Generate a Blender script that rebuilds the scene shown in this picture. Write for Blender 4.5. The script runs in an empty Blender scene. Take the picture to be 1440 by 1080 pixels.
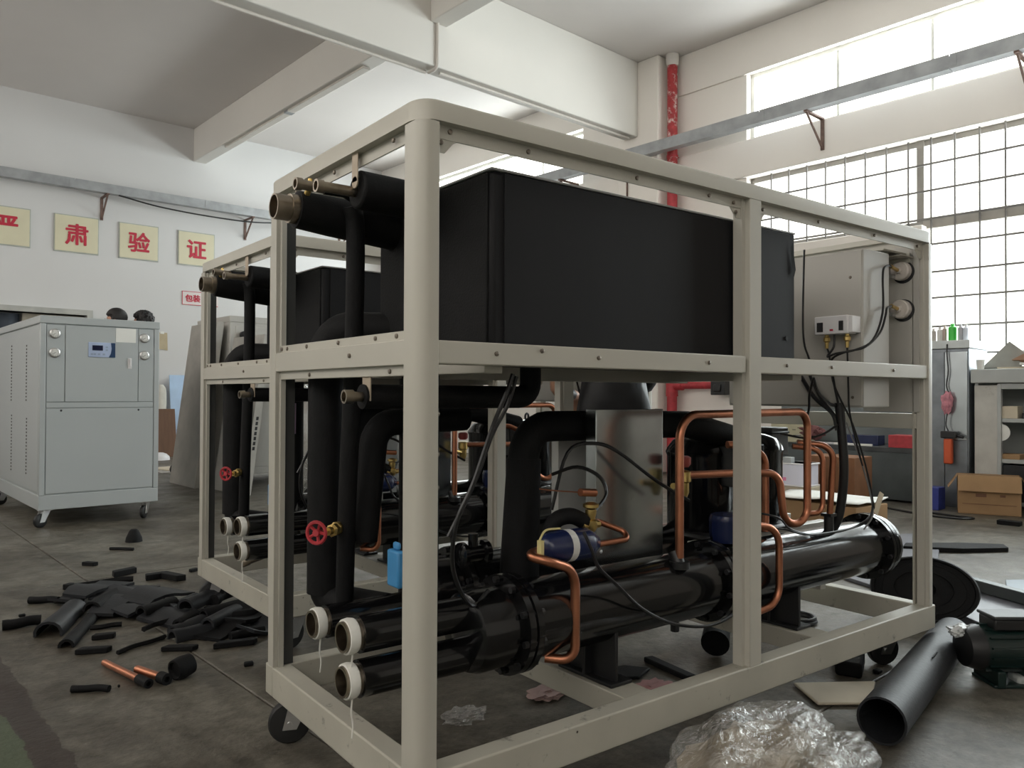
import bpy, bmesh, math, random
from mathutils import Vector, Matrix, noise
random.seed(4)
PI = math.pi
SC = bpy.context.scene
COL = SC.collection
RY = math.radians(4.885)          # the hall is turned by this angle against the chiller frame (world axes follow the frame)

# ---------------------------------------------------------------- camera
cam_d = bpy.data.cameras.new('camera'); cam = bpy.data.objects.new('camera', cam_d); COL.objects.link(cam)
cam_d.sensor_width = 36.0; cam_d.lens = 36.0*1101.8/1440.0; cam_d.clip_start = .05; cam_d.clip_end = 200
_y, _p, _r = math.radians(52.8731), math.radians(0.6947), math.radians(0.2292)
_f = Vector((math.cos(_y)*math.cos(_p), math.sin(_y)*math.cos(_p), math.sin(_p)))
_ri = Vector((math.sin(_y), -math.cos(_y), 0)); _u = _ri.cross(_f)
_rt = math.cos(_r)*_ri + math.sin(_r)*_u; _up = -math.sin(_r)*_ri + math.cos(_r)*_u
cam.matrix_world = Matrix(((_rt.x, _up.x, -_f.x, -.8213), (_rt.y, _up.y, -_f.y, -1.4026), (_rt.z, _up.z, -_f.z, 1.029), (0, 0, 0, 1)))
SC.camera = cam

def room(x, y, z):                 # hall coordinates -> world
    c, s = math.cos(RY), math.sin(RY)
    return Vector((x*c - y*s, x*s + y*c, z))

# ---------------------------------------------------------------- sky, daylight, exposure
SC.view_settings.view_transform = 'Standard'; SC.view_settings.look = 'None'
SC.view_settings.gamma = 1; SC.view_settings.use_curve_mapping = False
SC.view_settings.exposure = 0.0
wd = bpy.data.worlds.new('sky'); SC.world = wd; wd.use_nodes = True
bg = wd.node_tree.nodes['Background']; bg.inputs[0].default_value = (1, .95, .89, 1); bg.inputs[1].default_value = 3.0

def daylight(name, x, y0, y1, z0, z1, power, col=(.88, .95, 1)):   # overcast daylight standing in a window opening, shining into the hall
    ld = bpy.data.lights.new(name, 'AREA'); ld.shape = 'RECTANGLE'; ld.energy = power; ld.color = col
    ld.size = abs(y1-y0); ld.size_y = abs(z1-z0)
    o = bpy.data.objects.new(name, ld); COL.objects.link(o)
    z = Vector((math.cos(RY), math.sin(RY), 0)); yv = Vector((0, 0, 1)); xv = yv.cross(z)
    o.matrix_world = Matrix.Translation(room(x, (y0+y1)/2, (z0+z1)/2)) @ Matrix((xv, yv, z)).transposed().to_4x4()
    return o
daylight('window_daylight', 8.3, -3.2, 4.1, 1.2, 5.2, 980)
daylight('window_daylight', 8.3, 6.3, 11.2, 2.5, 5.2, 480)

# ---------------------------------------------------------------- materials
MATS = {}
def mat(name, col, rough=.6, metal=0., var=.12, scale=6., bump=0., spec=.5, stain=None, coat=0., alpha=None, stretch=None):
    if name in MATS: return MATS[name]
    m = bpy.data.materials.new(name); m.use_nodes = True; MATS[name] = m
    nt = m.node_tree; b = nt.nodes['Principled BSDF']
    b.inputs['Roughness'].default_value = rough; b.inputs['Metallic'].default_value = metal
    b.inputs['Specular IOR Level'].default_value = spec
    if coat: b.inputs['Coat Weight'].default_value = coat; b.inputs['Coat Roughness'].default_value = .08
    tc = nt.nodes.new('ShaderNodeTexCoord'); src = tc.outputs['Object']
    if stretch:
        mp = nt.nodes.new('ShaderNodeMapping'); mp.inputs['Scale'].default_value = stretch
        nt.links.new(src, mp.inputs[0]); src = mp.outputs[0]
    n = nt.nodes.new('ShaderNodeTexNoise'); n.inputs['Scale'].default_value = scale; n.inputs['Detail'].default_value = 5
    nt.links.new(src, n.inputs['Vector'])
    r = nt.nodes.new('ShaderNodeValToRGB'); r.color_ramp.elements[0].position = .3; r.color_ramp.elements[1].position = .7
    r.color_ramp.elements[0].color = (*[c*(1-var) for c in col], 1); r.color_ramp.elements[1].color = (*[min(1, c*(1+var)) for c in col], 1)
    nt.links.new(n.outputs['Fac'], r.inputs['Fac']); out = r.outputs['Color']
    if stain:
        n2 = nt.nodes.new('ShaderNodeTexNoise'); n2.inputs['Scale'].default_value = stain[1]; n2.inputs['Detail'].default_value = 8
        n2.inputs['Roughness'].default_value = .7
        nt.links.new(tc.outputs['Object'], n2.inputs['Vector'])
        r2 = nt.nodes.new('ShaderNodeValToRGB'); r2.color_ramp.elements[0].position = stain[2]; r2.color_ramp.elements[1].position = stain[2]+.12
        nt.links.new(n2.outputs['Fac'], r2.inputs['Fac'])
        mx = nt.nodes.new('ShaderNodeMix'); mx.data_type = 'RGBA'; mx.inputs['B'].default_value = (*stain[0], 1)
        nt.links.new(r2.outputs['Color'], mx.inputs['Factor']); nt.links.new(out, mx.inputs['A']); out = mx.outputs['Result']
    nt.links.new(out, b.inputs['Base Color'])
    if bump:
        bp = nt.nodes.new('ShaderNodeBump'); bp.inputs['Strength'].default_value = bump; bp.inputs['Distance'].default_value = .01
        nb = nt.nodes.new('ShaderNodeTexNoise'); nb.inputs['Scale'].default_value = scale*6; nb.inputs['Detail'].default_value = 4
        nt.links.new(tc.outputs['Object'], nb.inputs['Vector'])
        nt.links.new(nb.outputs['Fac'], bp.inputs['Height']); nt.links.new(bp.outputs['Normal'], b.inputs['Normal'])
    return m
def glassy(name, tint, k_gloss, rough=.03, white=0.):
    m = bpy.data.materials.new(name); m.use_nodes = True; nt = m.node_tree; nt.nodes.clear()
    o = nt.nodes.new('ShaderNodeOutputMaterial'); t = nt.nodes.new('ShaderNodeBsdfTransparent'); t.inputs[0].default_value = (*tint, 1)
    g = nt.nodes.new('ShaderNodeBsdfGlossy'); g.inputs['Roughness'].default_value = rough
    mx = nt.nodes.new('ShaderNodeMixShader'); mx.inputs[0].default_value = k_gloss
    if white:                                  # crinkled film: fine creases in the reflection
        tc = nt.nodes.new('ShaderNodeTexCoord'); n = nt.nodes.new('ShaderNodeTexNoise'); n.inputs['Scale'].default_value = 22; n.inputs['Detail'].default_value = 6; n.inputs['Distortion'].default_value = 2.5
        bp = nt.nodes.new('ShaderNodeBump'); bp.inputs['Strength'].default_value = 1.0; bp.inputs['Distance'].default_value = .02
        nt.links.new(tc.outputs['Object'], n.inputs['Vector']); nt.links.new(n.outputs['Fac'], bp.inputs['Height']); nt.links.new(bp.outputs['Normal'], g.inputs['Normal'])
    nt.links.new(t.outputs[0], mx.inputs[1]); nt.links.new(g.outputs[0], mx.inputs[2]); res = mx.outputs[0]
    if white:
        d = nt.nodes.new('ShaderNodeBsdfDiffuse'); d.inputs[0].default_value = (.8, .8, .78, 1)
        m2 = nt.nodes.new('ShaderNodeMixShader'); m2.inputs[0].default_value = white
        nt.links.new(res, m2.inputs[1]); nt.links.new(d.outputs[0], m2.inputs[2]); res = m2.outputs[0]
    nt.links.new(res, o.inputs[0]); return m
PAINT = mat('frame_paint', (.50, .48, .42), .38, var=.04, scale=3, stain=((.30, .27, .22), 5, .70))
PAINT_DIRTY = mat('frame_paint_scuffed', (.45, .43, .365), .5, var=.08, scale=5, stain=((.10, .09, .08), 14, .60))
FOAM = mat('black_rubber_foam', (.0045, .0045, .005), .7, var=.25, scale=30, bump=.15, spec=.25)
FOAM_SHEET = mat('black_foam_sheet', (.0085, .0085, .010), .6, var=.12, scale=6, bump=.03, spec=.25, stretch=(1, 1, .35))
FOAM_GREY = mat('rubber_foam_skin', (.017, .018, .021), .55, var=.2, scale=16, bump=.1, spec=.35)
GLOSS = mat('glossy_black_paint', (.006, .006, .0065), .13, var=.2, scale=8, bump=.02, spec=.5)
BLACK = mat('black_plastic', (.012, .012, .013), .4, var=.15)
RUBBER = mat('caster_rubber', (.012, .012, .012), .55, var=.2)
CABLE = mat('cable_sheath', (.010, .010, .011), .35, var=.1)
COPPER = mat('copper', (.52, .215, .125), .36, 1., var=.22, scale=14, stain=((.20, .10, .07), 22, .66))
BRASS = mat('brass', (.62, .45, .17), .35, 1., var=.15, scale=30)
NICKEL = mat('tarnished_nickel', (.36, .31, .25), .32, 1., var=.2, scale=25)
STEEL = mat('zinc_plated_steel', (.62, .62, .62), .35, 1., var=.1, scale=20)
GALV = mat('galvanised_sheet', (.44, .47, .48), .2, 1., var=.14, scale=9, stain=((.36, .38, .38), 18, .58))
WHITE_TAPE = mat('thread_tape', (.78, .77, .72), .6, var=.06)
WALL = mat('wall_paint', (.86, .81, .755), .8, var=.025, scale=1.2, stain=((.70, .68, .64), 2.2, .70))
WALL_BLUE = mat('back_wall_paint', (.68, .675, .67), .8, var=.02, scale=1.0, stain=((.66, .66, .66), 3, .72))
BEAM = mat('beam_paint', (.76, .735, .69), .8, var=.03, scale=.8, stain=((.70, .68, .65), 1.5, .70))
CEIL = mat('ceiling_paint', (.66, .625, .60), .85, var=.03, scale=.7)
RED = mat('red_paint', (.42, .035, .045), .5, var=.18, scale=18)
RED_PEEL = mat('peeling_red_paint', (.40, .035, .04), .55, var=.2, scale=14, stain=((.72, .62, .58), 11, .53))
TRAYM = mat('grey_tray_metal', (.36, .37, .38), .5, .3, var=.2, scale=5)
RUST = mat('rusty_bracket', (.16, .10, .08), .7, var=.3, scale=20)
CARD = mat('cardboard', (.36, .22, .11), .8, var=.1, scale=5)
CARD_PALE = mat('pale_cardboard', (.60, .53, .41), .8, var=.08, scale=6, stain=((.25, .19, .13), 7, .70))
CAB = mat('cabinet_enamel', (.44, .47, .475), .3, var=.02, scale=2)
CAB_WARM = CAB
GREYBOX = mat('control_box_enamel', (.46, .445, .41), .42, var=.03, scale=2)
DIRTY_METAL = mat('dirty_steel', (.21, .23, .25), .35, .6, var=.3, scale=4)
SHELFM = mat('grey_shelf_enamel', (.42, .44, .43), .5, var=.12, scale=3, stain=((.22, .22, .20), 5, .66))
PAPER = mat('paper', (.80, .80, .76), .7, var=.04)
WHITEPL = mat('white_plastic', (.80, .79, .80), .4, var=.03)
PLAQUE = mat('plaque_cream', (.70, .655, .47), .5, var=.04, scale=3)
REDCH = mat('red_lettering', (.52, .02, .05), .5, var=.08)
SKIN = mat('skin', (.50, .27, .18), .5, var=.06)
HAIR = mat('black_hair', (.012, .010, .010), .5, var=.3, scale=60, bump=.4)
SHIRT = mat('black_shirt', (.012, .012, .014), .55, var=.3, scale=20)
TROUSER = mat('dark_trousers', (.03, .035, .05), .75, var=.2, scale=20)
NAVY = mat('navy_enamel', (.012, .020, .075), .25, var=.1, spec=.6)
BLUE = mat('blue_plastic', (.02, .15, .48), .4, var=.1)
GREENP = mat('pump_green', (.004, .016, .014), .35, var=.15)
YEL = mat('yellow_tag', (.68, .60, .28), .5, var=.06)
PINK = mat('pink_rag', (.52, .30, .30), .8, var=.2)
ORANGE = mat('orange_plastic', (.62, .10, .03), .45, var=.1)
DARKIN = mat('dark_interior', (.02, .02, .022), .7, var=.2)
WHITE_LBL = mat('white_label', (.72, .72, .70), .5, var=.05)
GLASS = glassy('window_glass', (.97, .99, .98), .05)
FILM = glassy('clear_film', (.93, .92, .90), .26, .10, .08)
DIALGLASS = glassy('dial_glass', (1, 1, 1), .08)
PURPLE = mat('cable_tube', (.35, .22, .36), .5, var=.1)

# concrete floor: grey, stained, a painted green bay and a brown line at its edge
def floor_mat():
    m = bpy.data.materials.new('concrete_floor'); m.use_nodes = True; nt = m.node_tree; b = nt.nodes['Principled BSDF']; L = nt.links
    tc = nt.nodes.new('ShaderNodeTexCoord')
    def noise_(sc, det=6, ro=.6):
        n = nt.nodes.new('ShaderNodeTexNoise'); n.inputs['Scale'].default_value = sc; n.inputs['Detail'].default_value = det
        n.inputs['Roughness'].default_value = ro; L.new(tc.outputs['Object'], n.inputs['Vector']); return n.outputs['Fac']
    def ramp(f, a, b_, ca, cb):
        r = nt.nodes.new('ShaderNodeValToRGB'); r.color_ramp.elements[0].position = a; r.color_ramp.elements[1].position = b_
        r.color_ramp.elements[0].color = (*ca, 1); r.color_ramp.elements[1].color = (*cb, 1); L.new(f, r.inputs['Fac']); return r.outputs['Color']
    def mix(fac, a, c):
        x = nt.nodes.new('ShaderNodeMix'); x.data_type = 'RGBA'
        L.new(fac, x.inputs['Factor']) if not isinstance(fac, float) else setattr(x.inputs['Factor'], 'default_value', fac)
        for s, v in (('A', a), ('B', c)):
            if isinstance(v, tuple): x.inputs[s].default_value = (*v, 1)
            else: L.new(v, x.inputs[s])
        return x.outputs['Result']
    base = ramp(noise_(1.3, 12, .72), .38, .62, (.066, .054, .038), (.24, .224, .186))
    fine = ramp(noise_(11, 10, .8), .36, .62, (.36, .34, .31), (1, 1, 1))
    mul = nt.nodes.new('ShaderNodeMix'); mul.data_type = 'RGBA'; mul.blend_type = 'MULTIPLY'; mul.inputs['Factor'].default_value = 1
    L.new(base, mul.inputs['A']); L.new(fine, mul.inputs['B']); c = mul.outputs['Result']
    c = mix(ramp(noise_(2.6, 8, .7), .56, .70, (0, 0, 0), (1, 1, 1)), c, (.034, .028, .022))
    c = mix(ramp(noise_(5.5, 9, .75), .66, .72, (0, 0, 0), (1, 1, 1)), c, (.30, .295, .28))
    sep = nt.nodes.new('ShaderNodeSeparateXYZ'); L.new(tc.outputs['Object'], sep.inputs[0])
    wob = nt.nodes.new('ShaderNodeMath'); wob.operation = 'MULTIPLY_ADD'; L.new(noise_(7, 4), wob.inputs[0]); wob.inputs[1].default_value = .07; L.new(sep.outputs['X'], wob.inputs[2])
    def less(v):
        n = nt.nodes.new('ShaderNodeMath'); n.operation = 'LESS_THAN'; L.new(wob.outputs[0], n.inputs[0]); n.inputs[1].default_value = v; return n.outputs[0]
    yl = nt.nodes.new('ShaderNodeMath'); yl.operation = 'LESS_THAN'; L.new(sep.outputs['Y'], yl.inputs[0]); yl.inputs[1].default_value = 3.05
    def both(a):
        n = nt.nodes.new('ShaderNodeMath'); n.operation = 'MULTIPLY'; L.new(a, n.inputs[0]); L.new(yl.outputs[0], n.inputs[1])
        n2 = nt.nodes.new('ShaderNodeMath'); n2.operation = 'MULTIPLY'; L.new(n.outputs[0], n2.inputs[0]); n2.inputs[1].default_value = .85; return n2.outputs[0]
    c = mix(both(less(-.335)), c, (.034, .021, .016))
    c = mix(both(less(-.425)), c, (.080, .105, .058))
    L.new(c, b.inputs['Base Color'])
    L.new(ramp(noise_(3, 8), .3, .75, (.30, .30, .30), (.55, .55, .55)), b.inputs['Roughness'])
    b.inputs['Specular IOR Level'].default_value = .45
    bp = nt.nodes.new('ShaderNodeBump'); bp.inputs['Strength'].default_value = .5; bp.inputs['Distance'].default_value = .012
    L.new(noise_(20, 8, .7), bp.inputs['Height']); L.new(bp.outputs['Normal'], b.inputs['Normal'])
    return m
FLOOR = floor_mat()

# ---------------------------------------------------------------- mesh helpers
class MB:
    def __init__(s): s.v = []; s.f = []; s.mi = []; s.k = 0
    def add(s, vs, fs):
        o = len(s.v); s.v += [tuple(p) for p in vs]; s.f += [tuple(i+o for i in f) for f in fs]; s.mi += [s.k]*len(fs); return s
    def box(s, x0, x1, y0, y1, z0, z1, M=None):
        vs = [Vector((x, y, z)) for z in (z0, z1) for y in (y0, y1) for x in (x0, x1)]
        if M is not None: vs = [M @ p for p in vs]
        return s.add(vs, [(0, 2, 3, 1), (4, 5, 7, 6), (0, 1, 5, 4), (2, 6, 7, 3), (0, 4, 6, 2), (1, 3, 7, 5)])
    def prism(s, poly, z0, z1, M=None):
        n = len(poly); vs = [Vector((x, y, z0)) for x, y in poly] + [Vector((x, y, z1)) for x, y in poly]
        if M is not None: vs = [M @ p for p in vs]
        return s.add(vs, [tuple(range(n-1, -1, -1)), tuple(range(n, 2*n))] + [(i, (i+1) % n, n+(i+1) % n, n+i) for i in range(n)])
    def lathe(s, o, ax, prof, n=20, c0=True, c1=True):          # prof: (distance along the axis, radius)
        o = Vector(o); ax = Vector(ax).normalized(); a = ax.orthogonal().normalized(); b = ax.cross(a); vs = []; fs = []
        for t, r in prof:
            for i in range(n):
                q = 2*PI*i/n; vs.append(o + ax*t + (a*math.cos(q) + b*math.sin(q))*r)
        for k in range(len(prof)-1):
            for i in range(n): j = (i+1) % n; fs.append((k*n+i, k*n+j, (k+1)*n+j, (k+1)*n+i))
        if c0: fs.append(tuple(range(n-1, -1, -1)))
        if c1: fs.append(tuple((len(prof)-1)*n+i for i in range(n)))
        return s.add(vs, fs)
    def cyl(s, p0, p1, r, r1=None, n=16):
        p0 = Vector(p0); p1 = Vector(p1); d = p1-p0
        return s.lathe(p0, d, [(0, r), (d.length, r if r1 is None else r1)], n)
    def pipe_end(s, p0, p1, r, t, depth=.05, n=20):             # open tube mouth at p0
        p0 = Vector(p0); p1 = Vector(p1); d = p1-p0
        return s.lathe(p0, d, [(depth, r-t), (0, r-t), (0, r), (d.length, r)], n)
    def tube(s, pts, r, n=8, cap=True):
        pts = [Vector(p) for p in pts]; m = len(pts); rs = r if isinstance(r, (list, tuple)) else [r]*m
        T = [(pts[min(i+1, m-1)]-pts[max(i-1, 0)]).normalized() for i in range(m)]
        a = T[0].orthogonal().normalized(); vs = []; fs = []
        for i in range(m):
            a = (a - T[i]*a.dot(T[i])).normalized(); b = T[i].cross(a)
            for k in range(n): q = 2*PI*k/n; vs.append(pts[i] + (a*math.cos(q)+b*math.sin(q))*rs[i])
        for i in range(m-1):
            for k in range(n): j = (k+1) % n; fs.append((i*n+k, i*n+j, (i+1)*n+j, (i+1)*n+k))
        if cap: fs.append(tuple(range(n-1, -1, -1))); fs.append(tuple((m-1)*n+k for k in range(n)))
        return s.add(vs, fs)
    def ring(s, o, ax, R, r, n=24, k=8):
        o = Vector(o); ax = Vector(ax).normalized(); a = ax.orthogonal().normalized(); b = ax.cross(a); vs = []; fs = []
        for i in range(n):
            q = 2*PI*i/n; d = a*math.cos(q)+b*math.sin(q)
            for j in range(k): w = 2*PI*j/k; vs.append(o + d*(R+r*math.cos(w)) + ax*r*math.sin(w))
        for i in range(n):
            for j in range(k): i2 = (i+1) % n; j2 = (j+1) % k; fs.append((i*k+j, i2*k+j, i2*k+j2, i*k+j2))
        return s.add(vs, fs)
    def ico(s, c, r, sub=2, fn=None, sc=(1, 1, 1)):
        bm = bmesh.new(); bmesh.ops.create_icosphere(bm, subdivisions=sub, radius=1)
        vs = []
        for v in bm.verts:
            p = v.co.copy(); k = r*(fn(p) if fn else 1); vs.append(Vector(c) + Vector((p.x*k*sc[0], p.y*k*sc[1], p.z*k*sc[2])))
        s.add(vs, [tuple(v.index for v in f.verts) for f in bm.faces]); bm.free(); return s

def obj(name, mb, m, parent=None, bevel=0., sharp=38, kind=None, label=None, cat=None, group=None, seg=2):
    me = bpy.data.meshes.new(name); me.from_pydata(mb.v, [], mb.f); me.validate()
    for mm in (m if isinstance(m, (list, tuple)) else [m]): me.materials.append(mm)
    if isinstance(m, (list, tuple)):
        for p, k in zip(me.polygons, mb.mi): p.material_index = k
    bm = bmesh.new(); bm.from_mesh(me); bmesh.ops.recalc_face_normals(bm, faces=bm.faces); bm.to_mesh(me); bm.free()
    me.polygons.foreach_set('use_smooth', [True]*len(me.polygons)); me.set_sharp_from_angle(angle=math.radians(sharp))
    o = bpy.data.objects.new(name, me); COL.objects.link(o)
    if parent is not None: o.parent = parent
    if bevel:
        b = o.modifiers.new('bevel', 'BEVEL'); b.width = bevel; b.segments = seg; b.limit_method = 'ANGLE'; b.harden_normals = False
    if kind: o['kind'] = kind
    tag(o, label, cat, group); return o
def tag(o, label=None, cat=None, group=None):
    if label: o['label'] = label
    if cat: o['category'] = cat
    if group: o['group'] = group
    return o
def thing(name, label, cat, loc=(0, 0, 0), rz=0., group=None):
    o = bpy.data.objects.new(name, None); COL.objects.link(o); o.location = loc; o.rotation_euler = (0, 0, rz); o.empty_display_size = .1
    return tag(o, label, cat, group)
def rthing(name, label, cat, x, y, z=0., rz=0., group=None):       # a thing placed in hall coordinates
    return thing(name, label, cat, room(x, y, z), RY+rz, group)
def dup(o, parent=None):
    c = o.copy(); COL.objects.link(c)
    if parent is not None: c.parent = parent
    for ch in list(o.children): dup(ch, c)
    return c
def again(o, parent, loc=None, rz=None):                           # a repeat of a part that shares its mesh
    c = o.copy(); COL.objects.link(c); c.parent = parent
    if loc is not None: c.location = loc
    if rz is not None: c.rotation_euler = (0, 0, rz)
    return c
def fillet(pts, R, n=6):                                           # rounds the corners of a polyline
    pts = [Vector(p) for p in pts]; out = [pts[0]]
    for i in range(1, len(pts)-1):
        p, a, b = pts[i], pts[i-1]-pts[i], pts[i+1]-pts[i]; r = R[i-1] if isinstance(R, (list, tuple)) else R
        la, lb = a.length, b.length; a = a/la; b = b/lb; ang = a.angle(b)
        if ang > PI-.05: out.append(p); continue
        d = min(r/math.tan(ang/2), la*.49, lb*.49); r = d*math.tan(ang/2)
        c = p + (a+b).normalized()*(r/math.sin(ang/2)); s = p+a*d-c; e = p+b*d-c; w = s.angle(e); ax = s.cross(e).normalized()
        for k in range(n+1): out.append(c + Matrix.Rotation(w*k/n, 3, ax) @ s)
    out.append(pts[-1]); return out
def spline(pts, n=6):                                              # Catmull-Rom through the points
    P = [Vector(p) for p in pts]; P = [2*P[0]-P[1]] + P + [2*P[-1]-P[-2]]; out = []
    for i in range(1, len(P)-2):
        for k in range(n):
            t = k/n; a, b, c, d = P[i-1], P[i], P[i+1], P[i+2]
            out.append(.5*((2*b)+(c-a)*t+(2*a-5*b+4*c-d)*t*t+(3*b-a-3*c+d)*t**3))
    out.append(P[-2]); return out
def axisM(o, z):                                                   # local z along the given direction
    z = Vector(z).normalized(); x = z.orthogonal().normalized(); y = z.cross(x)
    return Matrix.Translation(Vector(o)) @ Matrix((x, y, z)).transposed().to_4x4()
def text_mesh(name, s, size, m, M, parent, thick=.004, bold=0.):       # bold: the glyph drawn several times, shifted
    c = bpy.data.curves.new(name, 'FONT'); c.body = s; c.size = size; c.extrude = thick; c.align_x = 'CENTER'; c.align_y = 'CENTER'; c.resolution_u = 3
    t = bpy.data.objects.new(name, c); COL.objects.link(t); bpy.context.view_layer.update()
    me = bpy.data.meshes.new_from_object(t.evaluated_get(bpy.context.evaluated_depsgraph_get()))
    bpy.data.objects.remove(t); bpy.data.curves.remove(c)
    mb = MB(); sh = [(0, 0)] + [(bold*math.cos(q*PI/4), bold*math.sin(q*PI/4)) for q in range(8)]
    cx = (min(v.co.x for v in me.vertices)+max(v.co.x for v in me.vertices))/2; cy = (min(v.co.y for v in me.vertices)+max(v.co.y for v in me.vertices))/2
    for k, (dx, dy) in enumerate(sh): mb.add([(v.co.x-cx+dx, v.co.y-cy+dy, v.co.z+k*.0002) for v in me.vertices], [tuple(p.vertices) for p in me.polygons])
    me2 = bpy.data.meshes.new(name); me2.from_pydata(mb.v, [], mb.f); me2.materials.append(m); bpy.data.meshes.remove(me)
    o = bpy.data.objects.new(name, me2); COL.objects.link(o); o.parent = parent; o.matrix_local = M; return o

# ================================================================ the hall
def R_(o): o.rotation_euler = (0, 0, RY); return o
def struct(name, mb, m, parent=None, bevel=0., label=None):
    o = obj(name, mb, m, parent, bevel, kind='structure' if parent is None else None, label=label)
    if parent is None: R_(o)
    return o
H, XW, YB = 5.45, 7.55, 12.0
fl = struct('floor', MB().box(-4.8, 8.1, -9.3, 12.3, -.3, -.012), mat('floor_joint', (.035, .030, .025), .9), label='grey stained concrete floor cast in large slabs')
xs = [-4.8, -3.29, .21, 3.71, 7.21, 8.1]; ys = [-9.3, -7.1, -3.6, -.1, 3.4, 6.9, 10.4, 12.3]
for i in range(len(xs)-1):
    for j in range(len(ys)-1):
        obj('slab', MB().box(xs[i]+.003, xs[i+1]-.003, ys[j]+.003, ys[j+1]-.003, -.14, 0), FLOOR, fl, .004, seg=1)
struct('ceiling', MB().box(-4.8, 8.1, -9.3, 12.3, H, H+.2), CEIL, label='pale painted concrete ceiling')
wr = MB()
for a, b in ((11.2, 12.3), (3.837, 6.547), (-9.3, -3.0)): wr.box(XW, XW+.28, a, b, 0, H)
for a, b, z0, z1 in ((-3, 3.837, 0, 1.25), (-3, 3.837, 3.67, 4.13), (-3, 3.837, 4.95, H), (1.863, 3.837, 1.25, 2.77),
                     (6.547, 11.2, 0, 2.77), (6.547, 11.2, 3.67, 4.13), (6.547, 11.2, 4.95, H)): wr.box(XW, XW+.28, a, b, z0, z1)
struct('wall_right', wr, WALL, label='cream painted wall with tall windows')
struct('trim_1', MB().box(XW-.03, XW, -9.3, 4.93, 4.93, H), WALL, bevel=.006, label='shallow painted ring beam above the upper window')
struct('trim_2', MB().box(XW-.045, XW, -3.05, 4.93, 3.67, 4.12), WALL, bevel=.012, label='painted concrete band between upper and lower windows')
struct('wall_back', MB().box(-4.8, -.6, YB, YB+.3, 0, H).box(2.25, 7.83, YB, YB+.3, 0, H).box(-.6, 2.25, YB, YB+.3, 2.2, H).box(-.7, 2.35, YB+.3, YB+.4, 0, 2.4), WALL_BLUE, label='white back wall carrying red character plaques')
XL = -4.4
wl = MB().box(XL-.3, XL, -9.3, 12.3, 0, 2.75).box(XL-.3, XL, -9.3, 12.3, 5.2, H)
for a, b in ((-9.3, -7.6), (-3.2, -2.6), (1.9, 2.5), (7.0, 7.6), (11.4, 12.3)): wl.box(XL-.3, XL, a, b, 2.75, 5.2)  # high openings in this unseen wall, placed to send fill light down
struct('wall_left', wl, WALL)
struct('wall_front', MB().box(-4.8, 7.83, -9.3, -9, 0, H), WALL)
struct('ceiling_beam', MB().box(-4.4, 7.25, 5.28, 5.50, 4.45, H), BEAM, bevel=.012, label='deep painted main beam running to the column')
struct('ceiling_beam', MB().box(3.85, 4.06, 5.5, YB, 4.9, H), BEAM, bevel=.012, label='shallower cross beam between main beam and back wall')
struct('ceiling_beam', MB().box(3.85, 4.06, -9, 5.28, 4.9, H), BEAM, bevel=.012, label='cross beam stub on the near side of the main beam')
struct('wall_column', MB().box(7.25, XW, 4.95, 5.62, 0, H), WALL, bevel=.015, label='painted column under the main beam')

def window(n, y0, y1, z0, z1, divs, transom=None, bars=None, mull=None, label=None):
    fr = MB(); t = .045; xa, xb = XW+.10, XW+.16
    fr.box(xa, xb, y0, y1, z0, z0+t).box(xa, xb, y0, y1, z1-t, z1).box(xa, xb, y0, y0+t, z0, z1).box(xa, xb, y1-t, y1, z0, z1)
    w = struct('window_%d' % n, fr, mat('window_frame_paint', (.70, .70, .66), .5), label=label)
    for y in divs: obj('mullion', MB().box(xa+.01, xb-.01, y-.014, y+.014, z0+t, z1-t), MATS['window_frame_paint'], w)
    ed = [y0+t]+sorted(divs)+[y1-t]
    for a, b in zip(ed[:-1], ed[1:]): obj('pane', MB().box(xa+.026, xa+.032, a+.014, b-.014, z0+t, z1-t), GLASS, w)
    return w
window(2, -3, 3.837, 4.13, 4.95, [-2.1, -1.15, -.2, .75, 1.75, 2.75], label='long upper clerestory window, overexposed daylight')
window(4, 6.547, 11.2, 4.13, 4.95, [7.5, 8.45, 9.4, 10.3], label='upper clerestory window beyond the column')
window(3, 6.547, 11.2, 2.77, 3.67, [7.5, 8.45, 9.4, 10.3], label='lower window beyond the column')
fr = MB(); xa, xb = XW+.10, XW+.17
fr.box(xa, xb, -3, 3.837, 3.61, 3.67).box(xa, xb, 1.863, 3.837, 2.77, 2.83).box(xa, xb, -3, 1.863, 1.25, 1.31).box(xa, xb, 3.79, 3.837, 2.77, 3.67).box(xa, xb, -3, -2.95, 1.25, 3.67)
w1 = struct('window_1', fr, mat('lower_window_frame', (.33, .31, .28), .6), label='large lower window behind a steel bar grille')
obj('mullion', MB().box(xa-.02, xb, 1.83, 1.90, 1.25, 3.67), MATS['lower_window_frame'], w1)
obj('transom', MB().box(xa-.03, xb, -3, 1.84, 2.74, 2.85), mat('transom_paint', (.40, .37, .33), .6), w1, .008)
for a, b in ((1.9, 2.9), (2.9, 3.79)): obj('pane', MB().box(xa+.03, xa+.036, a, b, 2.83, 3.61), GLASS, w1)
for a, b in ((-2.95, -2), (-2, -1), (-1, 0), (0, .95), (.95, 1.83)):
    obj('pane', MB().box(xa+.03, xa+.036, a, b, 2.85, 3.61), GLASS, w1); obj('pane', MB().box(xa+.03, xa+.036, a, b, 1.31, 2.74), GLASS, w1)
BARM = mat('grille_bar', (.22, .21, .20), .6, .3, var=.2)
y = 3.536
while y > -2.9:
    z0 = 2.77 if y > 1.863 else 1.25
    obj('grille_bar', MB().box(XW+.044, XW+.056, y-.008, y+.008, z0, 3.67), BARM, w1); y -= .2235
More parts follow.
